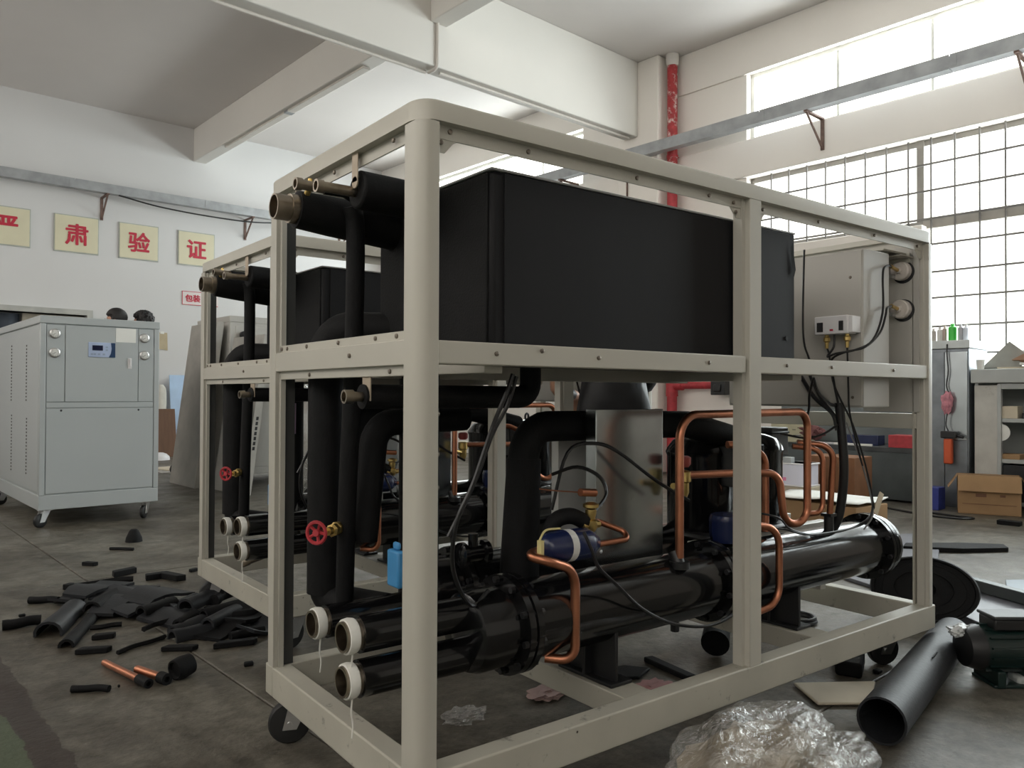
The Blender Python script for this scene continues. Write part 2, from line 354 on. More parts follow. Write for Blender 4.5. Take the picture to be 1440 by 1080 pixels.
for z in (3.397, 3.124, 2.836, 2.569, 2.285, 2.02, 1.727, 1.448):
    obj('grille_bar', MB().box(XW+.03, XW+.044, -2.98, 3.83 if z > 2.8 else 1.86, z-.010, z+.010), BARM, w1)
struct('trim_3', MB().box(XW-.05, XW+.1, 1.80, 3.9, 2.66, 2.77), WALL, bevel=.01, label='painted sill under the barred window')

# doorway in the back wall
d = struct('door_1', MB().box(-.68, -.6, YB-.06, YB+.2, 0, 2.28).box(2.25, 2.33, YB-.06, YB+.2, 0, 2.28).box(-.6, 2.25, YB-.06, YB+.2, 2.2, 2.28), mat('door_frame_grey', (.45, .45, .42), .5), label='grey framed doorway in the back wall')
obj('leaf', MB().box(1.42, 2.24, YB+.10, YB+.14, .02, 2.19), mat('door_tan', (.42, .38, .30), .6), d, .004)
obj('curtain', MB().prism([(-.6+.05*i, YB+.16+.03*math.sin(i*1.3)) for i in range(41)] + [(-.6+.05*i, YB+.17+.03*math.sin(i*1.3)) for i in range(40, -1, -1)], .02, 2.18), mat('dark_blue_curtain', (.07, .085, .11), .8), d)
obj('handle', MB().cyl((1.5, YB+.10, 1.05), (1.5, YB+.04, 1.05), .02).cyl((1.5, YB+.05, 1.05), (1.62, YB+.05, 1.05), .012), STEEL, d)

# red riser pipe with a branch, conduits, cable trays
p = rthing('riser_pipe', 'red riser pipe with flaking paint standing beside the column', 'pipe', 7.40, 4.83)
obj('pipe', MB().cyl((0, 0, 0), (0, 0, 4.02), .066, n=20), RED, p); obj('peeling_length', MB().cyl((0, 0, 4.02), (0, 0, 5.35), .0665, n=20), RED_PEEL, p, label='top length with flaking paint')
obj('ceiling_collar', MB().lathe((0, 0, 5.3), (0, 0, 1), [(0, .075), (.06, .085), (.15, .085)], 20), mat('flaked_white', (.72, .68, .64), .8, var=.1), p)
obj('tee', MB().cyl((0, 0, 1.0), (0, 0, 1.24), .078, n=20).cyl((0, 0, 1.14), (0, -.17, 1.14), .062, n=16), RED, p)
obj('branch', MB().cyl((0, -.12, 1.14), (0, -.66, 1.14), .046, n=16), RED, p)
obj('branch_valve', MB().box(-.09, .06, -.84, -.64, 1.02, 1.19).cyl((0, -.74, 1.19), (0, -.74, 1.25), .03).box(-.11, -.09, -.79, -.69, 1.06, 1.15), BLACK, p, .012)
for z in (2.2, 4.1): obj('pipe_clamp', MB().lathe((0, 0, z), (0, 0, 1), [(0, .07), (0, .074), (.03, .074), (.03, .07)], 20, False, False).box(0, .15, -.015, .015, z, z+.03), RED, p)
def conduit(name, label, pts, r, m, R=.08):
    o = obj(name, MB().tube(fillet(pts, R), r, 10), m, label=label, cat='conduit'); return R_(o)
CON = mat('conduit_paint', (.68, .64, .59), .6, var=.06)
conduit('conduit', 'thin painted conduit under the main beam, left of the cross beam stub', [(-2, 5.44, 4.431), (3.90, 5.44, 4.431)], .017, CON)
conduit('conduit', 'thin painted conduit bending up the face of the main beam', [(3.93, 5.42, 4.428), (3.93, 5.260, 4.428), (3.93, 5.260, 4.95)], .017, CON, .06)
conduit('conduit', 'thin painted conduit continuing along the main beam to the column', [(4.03, 5.36, 4.432), (7.15, 5.36, 4.432)], .017, CON)
conduit('conduit', 'dark thin conduit running down the column face', [(7.236, 5.45, 4.05), (7.236, 5.45, .4)], .012, RUST)
t = rthing('trunking', 'white cable trunking strip along the underside of the cross beam', 'trunking', 3.955, 8.7, 4.864)
obj('channel', MB().box(-.05, .05, -2.0, 2.1, .004, .032), CON, t, .004); obj('joint_cover', MB().box(-.056, .056, -.05, .05, 0, .034), TRAYM, t, .003)

def tray(label, p0, p1, side, wd, bp):
    p0 = Vector(p0); p1 = Vector(p1); d = (p1-p0); Ln = d.length; ang = math.atan2(d.y, d.x)
    t = rthing('cable_tray', label, 'cable tray', *p0, ang)
    prof = [(-.06, 0), (.06, 0), (.06, .14), (.055, .14), (.055, .006), (-.055, .006), (-.055, .14), (-.06, .14)]
    M = Matrix(((0, 0, 1, 0), (1, 0, 0, 0), (0, 1, 0, 0), (0, 0, 0, 1)))
    k = 0.
    while k < Ln:
        e = min(Ln, k+2.0); obj('channel', MB().prism(prof, k, e-.008, M), TRAYM, t); obj('splice_plate', MB().box(e-.08, e+.06, -.064, -.06, .02, .12), TRAYM, t); k += 2.0
    for q in bp:
        s = side
        b = MB().box(q-.02, q+.02, -.06*s, wd*s, -.022, -.002).box(q-.02, q+.02, (wd-.015)*s, wd*s, -.36, -.002)
        b.tube([(q, (wd-.01)*s, -.34), (q, -.03*s, -.02)], .014, 4)
        obj('bracket', b, RUST, t)
    return t
tray('grey cable tray crossing the window wall on triangular brackets', (7.16, 11.4, 4.13), (7.16, -3.0, 4.13), 1, .34, (1.8, 4.8, 8.55, 10.55, 12.7))
tb = tray('grey cable tray along the back wall above the plaques', (-4, 11.70, 4.06), (6.9, 11.70, 4.06), 1, .30, (2.2, 6.45, 8.75, 10.6))
obj('hanging_wire', MB().tube(spline([(6.6, -.05, -.01), (7.2, -.06, -.09), (8.0, -.06, -.12), (8.8, -.06, -.10), (9.6, -.05, .02)]), .012, 6), CABLE, tb)

# plaques with red characters
for ch, x0, x1, which in (('严', .87, 1.48, 'cut off at the left'), ('肃', 1.808, 2.397, 'second of the row, above the white cabinet'),
                          ('验', 2.71, 3.284, 'third of the row'), ('证', 3.617, 4.2, 'last of the row, beside the chiller frame')):
    t = rthing('wall_plaque', 'cream plaque with red character %s, %s' % (ch, which), 'plaque', (x0+x1)/2, YB-.012, 3.43, 0, 'character plaques on the back wall')
    w = (x1-x0)/2
    obj('panel', MB().box(-w, w, -.012, .012, -.27, .27), PLAQUE, t, .003)
    obj('rim', MB().box(-w-.01, w+.01, -.006, .012, .27, .285).box(-w-.01, w+.01, -.006, .012, -.285, -.27).box(-w-.012, -w, -.006, .012, -.285, .285).box(w, w+.012, -.006, .012, -.285, .285), mat('plaque_rim', (.45, .47, .42), .5), t)
    text_mesh('red_character', ch, .335, REDCH, Matrix.Translation((0, -.014, -.005)) @ Matrix.Rotation(PI/2, 4, 'X'), t, .004, .008)
t = rthing('wall_sign', 'small white sign with red characters 包装 beside the second frame', 'sign', 3.98, YB-.006, 2.6)
obj('panel', MB().box(-.30, .30, -.004, .006, -.115, .115), mat('sign_white', (.74, .68, .66), .6, var=.03), t)
obj('red_border', MB().box(-.30, .30, -.006, -.004, .105, .115).box(-.30, .30, -.006, -.004, -.115, -.105).box(-.30, -.29, -.006, -.004, -.105, .105), REDCH, t)
text_mesh('red_characters', '包装', .125, REDCH, Matrix.Translation((-.125, -.007, 0)) @ Matrix.Rotation(PI/2, 4, 'X'), t, .002, .004)
t = rthing('taped_sheet', 'tan paper sheet taped to the back wall beside the white cabinet', 'paper', 3.37, YB-.004, 1.87)
obj('sheet', MB().add([(-.10, -.012, -.13), (.09, -.004, -.16), (.08, -.004, .13), (-.09, -.004, .13), (-.10, -.009, -.13), (.09, -.001, -.16), (.08, 0, .13), (-.09, 0, .13)], [(0, 1, 2, 3), (7, 6, 5, 4), (0, 4, 5, 1), (1, 5, 6, 2), (2, 6, 7, 3), (3, 7, 4, 0)]), mat('tan_paper', (.50, .42, .28), .8), t)
obj('tape', MB().box(-.03, .03, -.008, -.005, .11, .15), PAPER, t)

# ================================================================ the chiller on its wheeled frame
L, W = 2.255, .883
def chiller(label, oz):
    t = thing('open_chiller', label, 'chiller', (0, 0, 0), 0, 'unpanelled chillers on wheeled frames')
    P = lambda n, mb, m, bev=0., **k: obj(n, mb, m, t, bev, **k)
    # base: rails with scuffed tops, cross members, castors
    z0, z1, zt = .15, .237, 1.65
    for y in (0, W-.06): P('base_rail', MB().box(0, L, y, y+.055, z0, z1), PAINT_DIRTY, .004)
    for x in (0, L-.055): P('base_rail', MB().box(x, x+.055, .055, W-.06, z0, z1-.001), PAINT_DIRTY, .004)
    for x in (.655, 1.52): P('cross_member', MB().box(x, x+.10, .055, W-.06, z0+.02, z1-.002), PAINT_DIRTY, .003)
    # corner posts: rounded outer corner, set-back flanges
    def prof(fx, fy):
        a = [(fx(0), fy(.066)), (fx(0), fy(.03))] + [(fx(.03-.03*math.cos(q*PI/12)), fy(.03-.03*math.sin(q*PI/12))) for q in range(1, 6)] + [(fx(.03), fy(0)), (fx(.048), fy(0)), (fx(.048), fy(.016)), (fx(.053), fy(.016)), (fx(.053), fy(.045)), (fx(.03), fy(.045)), (fx(.03), fy(.072)), (fx(.014), fy(.072)), (fx(.014), fy(.066))]
        return a
    for sx in (0, 1):
        for sy in (0, 1):
            if sy and not sx: P('shade_strip', MB().box(.031, .062, W-.060, W-.0555, z1, zt-.046), mat('flange_shade', (.045, .046, .044), .7))  # dark strip standing in for the shaded inner side of the post
            fy_ = .052 if not sy else W-.052; fx_ = (.03, .06) if not sx else (L-.06, L-.03)
            P('post_flange', MB().box(fx_[0], fx_[1], min(fy_, fy_+(.003 if not sy else -.003)), max(fy_, fy_+(.003 if not sy else -.003)), z1, zt-.046), PAINT)
            P('corner_post', MB().prism(prof(lambda v: v if not sx else L-v, lambda v: v if not sy else W-v), z1-.002, zt-.0482), PAINT, .0015, seg=1)
    for y, s in ((0, 1), (W, -1)):
        P('middle_post', MB().prism([(1.112, y), (1.167, y), (1.167, y+.03*s), (1.162, y+.03*s), (1.162, y+.055*s), (1.112, y+.055*s)], z1-.002, zt-.046), PAINT, .002, seg=1)
        P('post_flange', MB().box(1.098, 1.112, min(y+.018*s, y+.05*s), max(y+.018*s, y+.05*s), z1, zt-.046), PAINT)
    # top frame: rails with inner lips, rounded corner caps
    R = .05
    tp = [(0, zt-.046), (0, zt-.008), (.003, zt-.003), (.009, zt), (.05, zt), (.05, zt-.02), (.028, zt-.02), (.028, zt-.046)]
    MX = Matrix(((0, 0, 1, 0), (1, 0, 0, 0), (0, 1, 0, 0), (0, 0, 0, 1)))
    def railx(y, s): return MB().prism([(y+s*a, b) for a, b in tp], R, L-R, MX)
    MYm = Matrix(((1, 0, 0, 0), (0, 0, 1, 0), (0, 1, 0, 0), (0, 0, 0, 1)))
    def raily(x, s): return MB().prism([(x+s*a, b) for a, b in tp], R, W-R, MYm)
    P('top_rail', railx(0, 1), PAINT); P('top_rail', railx(W, -1), PAINT); P('top_rail', raily(0, 1), PAINT); P('top_rail', raily(L, -1), PAINT)
    P('top_rail_lip', MB().box(.05, L-.05, .022, .026, zt-.076, zt-.030), PAINT); P('top_rail_lip', MB().box(.05, L-.05, W-.026, W-.022, zt-.076, zt-.030), PAINT)
    P('top_rail_lip', MB().box(.022, .026, .05, W-.05, zt-.076, zt-.030), PAINT); P('top_rail_lip', MB().box(L-.026, L-.022, .05, W-.05, zt-.076, zt-.030), PAINT)
    for fx, sx in ((0, 1), (L, -1)):
        for fy, sy in ((0, 1), (W, -1)):
            m = MB(); n = 8; pr = [(R, zt-.046), (R, zt-.008), (R-.003, zt-.003), (R-.009, zt), (.002, zt), (.002, zt-.046)]
            for i in range(n+1):
                q = PI/2*i/n
                for a, b in pr: m.v.append((fx+sx*(R-a*math.cos(q)), fy+sy*(R-a*math.sin(q)), b))
            k = len(pr)
            for i in range(n):
                for j in range(k): m.f.append((i*k+j, i*k+(j+1) % k, (i+1)*k+(j+1) % k, (i+1)*k+j)); m.mi.append(0)
            P('corner_cap', m, PAINT, sharp=50)
    # middle rails
    for a, b in ((.048, 1.098), (1.167, L-.048)):
        for y, s in ((.004, 1), (W-.004, -1)):
            P('middle_rail', MB().box(a, b, min(y, y+.045*s), max(y, y+.045*s), 1.091, 1.141), PAINT, .003)
    P('end_rail', MB().box(.002, .05, .055, W-.055, 1.089, 1.143).box(.014, .018, .045, W-.045, 1.066, 1.164), PAINT, .002)
    P('end_rail', MB().box(L-.05, L-.004, .045, W-.045, .90, .958), PAINT, .002)
    P('end_rail', MB().box(L-.05, L-.004, .045, W-.045, 1.095, 1.14), PAINT, .002)
    for x in (.20, 1.40): P('tank_bearer', MB().box(x, x+.05, .049, W-.049, 1.075, 1.118), PAINT, .002)
    P('tank_bearer', MB().box(.05, 1.5, .56, .61, 1.07, 1.112), PAINT, .002)
    for x, s in ((.053, 1), (1.098, -1), (1.167, 1), (L-.053, -1)):
        q5 = [(0, 1.545), (0, 1.60), (.055, 1.60), (.055, 1.582), (.022, 1.545)]
        P('gusset', MB().add([(x+s*a, .024, b) for a, b in q5] + [(x+s*a, .027, b) for a, b in q5], [(0, 1, 2, 3, 4), (9, 8, 7, 6, 5)] + [(i, (i+1) % 5, 5+(i+1) % 5, 5+i) for i in range(5)]), PAINT)
    # bolts and screw holes of the frame
    sc0 = P('screw', MB().lathe((0, 0, 0), (0, -1, 0), [(-.002, .0055), (.002, .0055), (.003, .003)], 10), mat('screw_head', (.20, .17, .14), .4, .7)); sc0.location = (.20, .003, 1.117)
    for x, z in ((.33, 1.128), (.51, 1.117), (.93, 1.117), (1.30, 1.118), (1.55, 1.118), (1.95, 1.117), (.12, .222), (.44, .222)): again(sc0, t, (x, .003, z))
    for x, z in ((.085, 1.592), (.30, 1.590), (.66, 1.590), (.95, 1.590), (1.06, 1.586), (1.20, 1.586), (1.50, 1.590), (1.85, 1.590), (2.16, 1.588), (1.07, 1.56), (1.19, 1.56), (.062, 1.565)): again(sc0, t, (x, .019, z))
    for z in (.985, .90, .83, 1.13, 1.105): again(sc0, t, (.0505, .010, z))
    for y, z in ((.12, 1.154), (.22, 1.154), (.42, 1.154), (.62, 1.154), (.76, 1.154), (.80, 1.154), (.15, 1.077), (.60, 1.077), (.33, 1.118), (.14, 1.59), (.45, 1.588), (.70, 1.588)):
        again(sc0, t, (.013 if abs(z-1.118) > .01 else 0., y, z), -PI/2)
    for z in (1.02, .94, .86, .985): again(sc0, t, (.02, W-.066, z))
    # castors
    for x, y, a in ((.088, .830, -.38), (.14, .10, .2), (L-.10, .125, -.5), (L-.12, W-.09, .3)):
        M = Matrix.Translation((x, y, 0)) @ Matrix.Rotation(a, 4, 'Z'); w = .018
        c = P('caster', MB().box(-.045, .045, -.04, .04, .139, .150, M).lathe(M @ Vector((0, 0, .123)), (0, 0, 1), [(0, .03), (.016, .034)], 16).add([M @ Vector(p) for p in ((-.03, -.026, .125), (.03, -.026, .125), (-.01, -.026, .045), (-.05, -.026, .045), (-.03, -.022, .125), (.03, -.022, .125), (-.01, -.022, .045), (-.05, -.022, .045))], [(0, 1, 2, 3), (7, 6, 5, 4), (0, 4, 5, 1), (1, 5, 6, 2), (2, 6, 7, 3), (3, 7, 4, 0)]).add([M @ Vector(p) for p in ((-.03, .022, .125), (.03, .022, .125), (-.01, .022, .045), (-.05, .022, .045), (-.03, .026, .125), (.03, .026, .125), (-.01, .026, .045), (-.05, .026, .045))], [(0, 1, 2, 3), (7, 6, 5, 4), (0, 4, 5, 1), (1, 5, 6, 2), (2, 6, 7, 3), (3, 7, 4, 0)]), STEEL)
        obj('wheel', MB().lathe(M @ Vector((-.03, -w, .061)), M.to_3x3() @ Vector((0, 1, 0)), [(0, .012), (0, .04), (.002, .056), (.008, .061), (2*w-.008, .061), (2*w-.002, .056), (2*w, .04), (2*w, .012)], 24), RUBBER, c)
        obj('axle', MB().cyl(M @ Vector((-.03, -.031, .061)), M @ Vector((-.03, .031, .061)), .008, n=10), STEEL, c)
    # insulated tank on its tray
    k = P('tank', MB().box(.228, 1.426, .062, .605, 1.12, 1.547), FOAM_SHEET, .012)
    obj('foam_cover', MB().box(.262, 1.424, .0585, .064, 1.122, 1.543), FOAM_SHEET, k, .002)
    obj('foam_cover', MB().box(.2225, .230, .075, .60, 1.122, 1.541), FOAM, k, .003); obj('plug_hole', MB().cyl((1.379, .0555, 1.208), (1.379, .060, 1.208), .007, n=12), DARKIN, k)
    obj('lid', MB().box(.222, 1.43, .058, .61, 1.545, 1.551), mat('edge_highlight', (.34, .34, .34), .4), k, .002)  # pale slab paints the highlight along the black tank's top edge
    obj('torn_corner', MB().add([(1.395, .054, 1.50), (1.405, .052, 1.515), (1.425, .054, 1.43), (1.412, .053, 1.40)], [(0, 1, 2, 3)]), FOAM, k)
    P('tank_tray', MB().box(.21, 1.44, .052, .62, 1.118, 1.124).box(.21, 1.44, .052, .056, 1.09, 1.124), BLACK)
    # top water connections at the open end
    a = P('inlet_pipe', MB().tube([(-.045, .555, 1.505), (.05, .553, 1.499), (.235, .53, 1.480)], [.0485, .053, .055], 20), FOAM, label='thick black insulated inlet pipe with bare threaded end')
    obj('threaded_end', MB().pipe_end((-.105, .555, 1.505), (-.04, .555, 1.505), .033, .004), NICKEL, a); obj('socket', MB().lathe((-.066, .555, 1.505), (1, 0, 0), [(0, .031), (.001, .038), (.03, .038), (.034, .033)], 20), NICKEL, a)
    obj('drain_cock', MB().cyl((-.03, .52, 1.54), (-.03, .50, 1.558), .008, n=10).cyl((-.03, .50, 1.552), (-.03, .50, 1.575), .006, n=8), BRASS, a)
    a = P('overflow_pipe', MB().tube([(.02, .335, 1.522), (.235, .335, 1.515)], [.047, .049], 20), FOAM, .006)
    obj('metal_stub', MB().tube([(-.07, .343, 1.517), (.03, .343, 1.517)], .0125, 12).pipe_end((-.082, .343, 1.517), (-.065, .343, 1.517), .016, .005, .03, 14), NICKEL, a)
    a = P('vent_pipe', MB().tube([(-.005, .47, 1.547), (.05, .47, 1.547), (.09, .47, 1.53), (.235, .47, 1.53)], .014, 12), FOAM); obj('metal_stub', MB().tube([(-.07, .47, 1.549), (0, .47, 1.547)], .0125, 12).pipe_end((-.082, .47, 1.549), (-.066, .47, 1.549), .016, .005, .03, 14), NICKEL, a)
    P('hanging_tab', MB().box(.008, .011, .308, .338, 1.535, 1.606).lathe((.008, .323, 1.535), (1, 0, 0), [(0, .015), (.003, .015)], 14), mat('tan_bracket', (.44, .36, .27), .5), .001)
    # vertical insulated pipes at the open end
    P('drop_pipe', MB().tube(spline([(.075, .475, 1.515), (.09, .485, 1.44), (.10, .515, 1.10), (.10, .545, .75), (.105, .572, .42)], 5), .0245, 14), FOAM)
    P('suction_riser', MB().tube(fillet([(.112, .712, .46), (.112, .712, 1.212), (.26, .575, 1.205)], .075, 8), .052, 18), FOAM)
    v = P('gate_valve', MB().cyl((.03, .515, .668), (.085, .555, .666), .011, n=10).lathe((.045, .525, .667), (.8, .6, 0), [(0, .012), (.005, .018), (.02, .018), (.026, .012)], 6).lathe((.07, .545, .655), (0, 0, 1), [(0, .012), (.005, .016), (.022, .016), (.03, .010)], 8), BRASS)
    wheel = MB().ring((-.01, .492, .672), (.8, .55, 0), .027, .005, 20, 6)
    ax = Vector((.8, .55, 0)).normalized(); e1 = ax.orthogonal().normalized(); e2 = ax.cross(e1)
    for q in range(5):
        dvec = e1*math.cos(q*2*PI/5)+e2*math.sin(q*2*PI/5); wheel.tube([Vector((-.005, .496, .672)), Vector((-.01, .492, .672))+dvec*.027], .0042, 5)
    wheel.cyl((-.014, .489, .672), (.004, .502, .671), .009, n=10); obj('handwheel', wheel, RED, v, label='red handwheel'); obj('stem', MB().cyl((-.005, .495, .672), (.035, .521, .668), .005, n=8), BRASS, v)
    # lower water pipe below the middle rail
    a = P('return_pipe', MB().tube(fillet([(.012, .285, 1.02), (.52, .285, 1.019), (.52, .285, 1.10)], .05), .0295, 16), FOAM)
    obj('metal_stub', MB().tube([(-.018, .285, 1.02), (.03, .285, 1.02)], .012, 12).pipe_end((-.034, .285, 1.02), (-.012, .285, 1.02), .0165, .0045, .03, 14), NICKEL, a)
    P('hanging_tab', MB().box(.018, .022, .255, .295, 1.01, 1.072), MATS['tan_bracket'], .001)
    P('insulated_elbow', MB().tube(fillet([(.50, .58, .955), (.20, .58, .945), (.165, .58, .62)], .07), .039, 14), FOAM)
    P('insulated_drop', MB().tube([(.33, .56, .46), (.33, .56, 1.08)], .058, 16), FOAM)
    # shells: front condenser and rear evaporator, both along the frame
    def shell(n, yc, zc, r, x0, x1, mid):
        s_ = P(n, MB().cyl((x0, yc, zc), (x1, yc, zc), r, n=40), GLOSS)
        fx = [x0+.015, x1-.05] + ([mid, mid-.085] if mid else [])
        for x in fx:
            obj('flange', MB().lathe((x-.022, yc, zc), (1, 0, 0), [(0, r), (0, r+.024), (.018, r+.024), (.020, r+.018), (.024, r+.018), (.026, r+.024), (.044, r+.024), (.044, r)], 40), GLOSS, s_)
        b0 = obj('flange_bolt', MB().lathe((-.034, 0, 0), (1, 0, 0), [(0, .009), (.068, .009)], 6), BLACK, s_); first = True
        for x in fx:
            for q in range(10):
                w = 2*PI*q/10+.2; p = (x, yc+(r+.012)*math.cos(w), zc+(r+.012)*math.sin(w))
                if first: b0.location = p; first = False
                else: again(b0, s_, p)
        obj('water_box', MB().lathe((x0-.13, yc, zc), (1, 0, 0), [(0, .02), (0, r-.03), (.012, r-.006), (.03, r), (.13, r)], 36), GLOSS, s_)
        obj('end_cap', MB().lathe((x1, yc, zc), (1, 0, 0), [(0, r+.012), (.016, r+.012), (.02, r-.01), (.045, r-.03), (.055, .02)], 36), GLOSS, s_)
        obj('drain_plug', MB().cyl((x0+.62, yc-.03, zc-r-.02), (x0+.62, yc-.03, zc-r+.02), .013, n=8), BLACK, s_)
        return s_
    c1 = shell('condenser_shell', .212, .440, .102, .375, 2.19, 1.262)
    c2 = shell('evaporator_shell', .565, .445, .105, .45, 1.95, None)
    for x in (.70, 1.565): P('saddle', MB().box(x-.006, x+.006, .13, .33, .237, .40).box(x-.03, x+.05, .12, .34, .236, .246).box(x-.03, x+.05, .225, .237, .24, .36), BLACK, .002)
    for x in (.70, 1.565): P('saddle', MB().box(x-.006, x+.006, .47, .66, .237, .40).box(x-.03, x+.05, .46, .68, .236, .246), BLACK, .002)
    def nozzle(y, z, r, x0, x1, par_name='nozzle'):
        n_ = P(par_name, MB().tube([(x0+.02, y, z), (x1, y, z)], r+.006, 22), GLOSS)
        obj('pipe_mouth', MB().pipe_end((x0-.02, y, z), (x0+.04, y, z), r-.002, .005, .10, 24), NICKEL, n_)
        obj('thread_tape', MB().lathe((x0-.014, y, z), (1, 0, 0), [(0, r-.001), (.001, r+.003), (.012, r+.0045), (.024, r+.002), (.026, r-.001)], 24, False, False), WHITE_TAPE, n_, label='white thread tape')
        obj('loose_tape', MB().tube(spline([(x0, y-r*.4, z-r*.9), (x0-.004, y-r*.5, z-r-.03), (x0+.002, y-r*.42, z-r-.055), (x0-.002, y-r*.5, z-r-.085)], 4), .0016, 4).tube(spline([(x0+.005, y-r*.2, z-r), (x0, y-r*.34, z-r-.03), (x0+.004, y-r*.3, z-r-.07)], 4), .0013, 4), WHITE_TAPE, n_)
        return n_
    nozzle(.212, .487, .036, -.05, .26); nozzle(.212, .388, .036, -.05, .26)
    nz = nozzle(.50, .440, .036, .0, .33); obj('riser_elbow', MB().tube(fillet([(.20, .50, .440), (.112, .712, .44), (.112, .712, .52)], .05), .045, 16), FOAM, nz)
    P('drain_nipple', MB().tube([(.05, .40, .30), (.16, .37, .335), (.30, .33, .37)], .018, 12).pipe_end((.03, .405, .294), (.06, .397, .303), .021, .006, .04, 14), NICKEL)
    # suction line, galvanised shield, compressors
    P('suction_line', MB().tube(fillet([(.585, .40, .50), (.588, .40, .935), (1.50, .40, .93), (1.62, .48, .80)], [.085, .10]), [.058]*8+[.047]*12, 18) if False else MB().tube(fillet([(.575, .40, .50), (.59, .40, .932), (1.00, .40, .930), (1.30, .40, .925), (1.62, .42, .86)], [.09, .05, .05]), .046, 18), FOAM)
    P('suction_sleeve', MB().cyl((.572, .40, .49), (.588, .40, .84), .058, .050, n=18), FOAM)
    gs = P('shield_panel', MB().box(.780, 1.066, .297, .300, .515, .982).box(.777, .780, .297, .34, .515, .982).box(1.066, 1.069, .297, .330, .515, .982), GALV, .001)
    rv = obj('rivet', MB().lathe((0, 0, 0), (0, -1, 0), [(0, .006), (.003, .003)], 8), STEEL, gs); rv.location = (.80, .297, .56); again(rv, gs, (.80, .297, .70))
    P('rear_baffle', MB().box(.78, 1.02, .50, .503, .42, .96).box(.78, .783, .47, .503, .42, .96), mat('dull_zinc', (.60, .60, .58), .5, .0, var=.12, scale=8))
    for x, y in ((1.50, .50), (1.80, .50)):
        cp = P('compressor', MB().lathe((x, y, .53), (0, 0, 1), [(0, .09), (.0, .115), (.02, .122), (.27, .122), (.285, .128), (.30, .122), (.33, .10), (.345, .06), (.35, .01)], 32), GLOSS)
        obj('foot', MB().box(x-.14, x+.14, y-.14, y+.14, .515, .535), BLACK, cp, .01)
        obj('terminal_box', MB().box(x-.03, x+.11, y-.19, y-.11, .70, .845).box(x-.035, x+.115, y-.195, y-.187, .695, .85) if x < 1.6 else MB().box(x+.115, x+.23, y-.02, y+.09, .78, .895).box(x+.11, x+.235, y-.025, y+.095, .870, .880), BLACK, cp, .006)
        obj('lifting_eye', MB().ring((x-.05, y-.02, .897), (.3, -1, 0), .018, .006, 16, 6), BLACK, cp)
    P('compressor_bearer', MB().box(1.33, 2.16, .38, .42, .46, .515).box(1.33, 2.2, .58, .62, .46, .515).box(1.36, 1.40, .38, .62, .30, .46).box(2.10, 2.14, .38, .62, .237, .46), PAINT, .003)
    # copper lines
    cu = lambda pts, r, R=.05, n_='copper_line': P(n_, MB().tube(fillet(pts, R, 7), r, 12), COPPER)
    cu([(.978, .15, .545), (.978, .15, .967), (1.642, .15, .970), (1.642, .15, .585), (1.535, .17, .585), (1.522, .18, .758), (1.42, .20, .768), (1.10, .23, .775)], .0128, [.075, .055, .055, .055, .055, .05])
    cu([(1.345, .26, .86), (1.40, .24, .86), (1.50, .22, .82), (1.50, .22, .56)], .0125, .06)
    cu([(1.66, .22, .845), (1.738, .15, .835), (1.738, .15, .61), (1.67, .17, .61), (1.645, .16, .62)], .0095, .045)
    cu([(1.72, .24, .855), (1.81, .15, .845), (1.81, .17, .535)], .0115, .055)
    cu([(1.24, .11, .625), (1.385, .088, .60), (1.385, .088, .36), (1.27, .10, .345)], .0115, .07)
    cu([(.645, .15, .622), (.81, .15, .624), (.70, .21, .672), (.635, .17, .674)], .0085, .02)
    cu([(.455, .16, .626), (.40, .15, .622), (.43, .10, .612), (.535, .115, .575), (.535, .115, .34), (.48, .17, .345)], .0125, [.02, .04, .07, .04])
    P('discharge_stub', MB().cyl((.978, .15, .52), (.978, .17, .56), .02, n=14).lathe((.978, .15, .515), (0, 0, 1), [(0, .03), (.02, .03)], 14), BLACK)
    fd = P('filter_drier', MB().lathe((.455, .155, .632), (1, 0, -.02), [(0, .010), (.004, .026), (.016, .037), (.05, .040), (.055, .042), (.15, .042), (.16, .038), (.19, .02), (.195, .01)], 24), NAVY, label='dark blue filter drier with white label')
    obj('label_band', MB().lathe((.528, .155, .6305), (1, 0, -.02), [(0, .0424), (.022, .0424)], 24, False, False), WHITE_LBL, fd)
    obj('yellow_tag', MB().box(.423, .433, .118, .134, .617, .66).tube(spline([(.428, .13, .66), (.44, .12, .685), (.48, .112, .687)], 4), .003, 5), YEL, fd)
    tx = P('expansion_valve', MB().lathe((.64, .17, .655), (0, 0, 1), [(0, .012), (.01, .018), (.03, .018), (.034, .012), (.05, .016), (.06, .016)], 10).cyl((.61, .17, .672), (.67, .17, .672), .010, n=8).lathe((.64, .17, .715), (0, 0, 1), [(0, .01), (.006, .022), (.014, .022), (.02, .008)], 14), BRASS)
    obj('sensing_bulb', MB().tube([(.61, .18, .762), (.665, .18, .757)], .011, 10), COPPER, tx); obj('capillary', MB().tube(spline([(.61, .18, .762), (.55, .20, .768), (.50, .22, .775)], 4), .002, 5), COPPER, tx)
    P('insulated_bend', MB().tube(spline([(.53, .22, .60), (.54, .21, .68), (.58, .19, .70), (.63, .18, .68)], 5), .022, 12), FOAM)
    P('pressure_relief', MB().lathe((1.10, .24, .70), (0, 0, 1), [(0, .01), (.02, .018), (.05, .018), (.055, .024), (.085, .024), (.09, .014)], 12).cyl((1.10, .24, .735), (1.04, .23, .745), .010, n=8), BRASS)
    P('sight_glass', MB().lathe((1.10, .24, .80), (0, 0, 1), [(0, .016), (.01, .024), (.03, .024), (.035, .015)], 14), mat('red_cap', (.30, .06, .05), .4, var=.2))
    P('oil_separator', MB().lathe((1.27, .20, .545), (0, 0, 1), [(0, .03), (.01, .055), (.04, .06), (.075, .06), (.08, .061), (.095, .055), (.10, .03)], 24), NAVY)
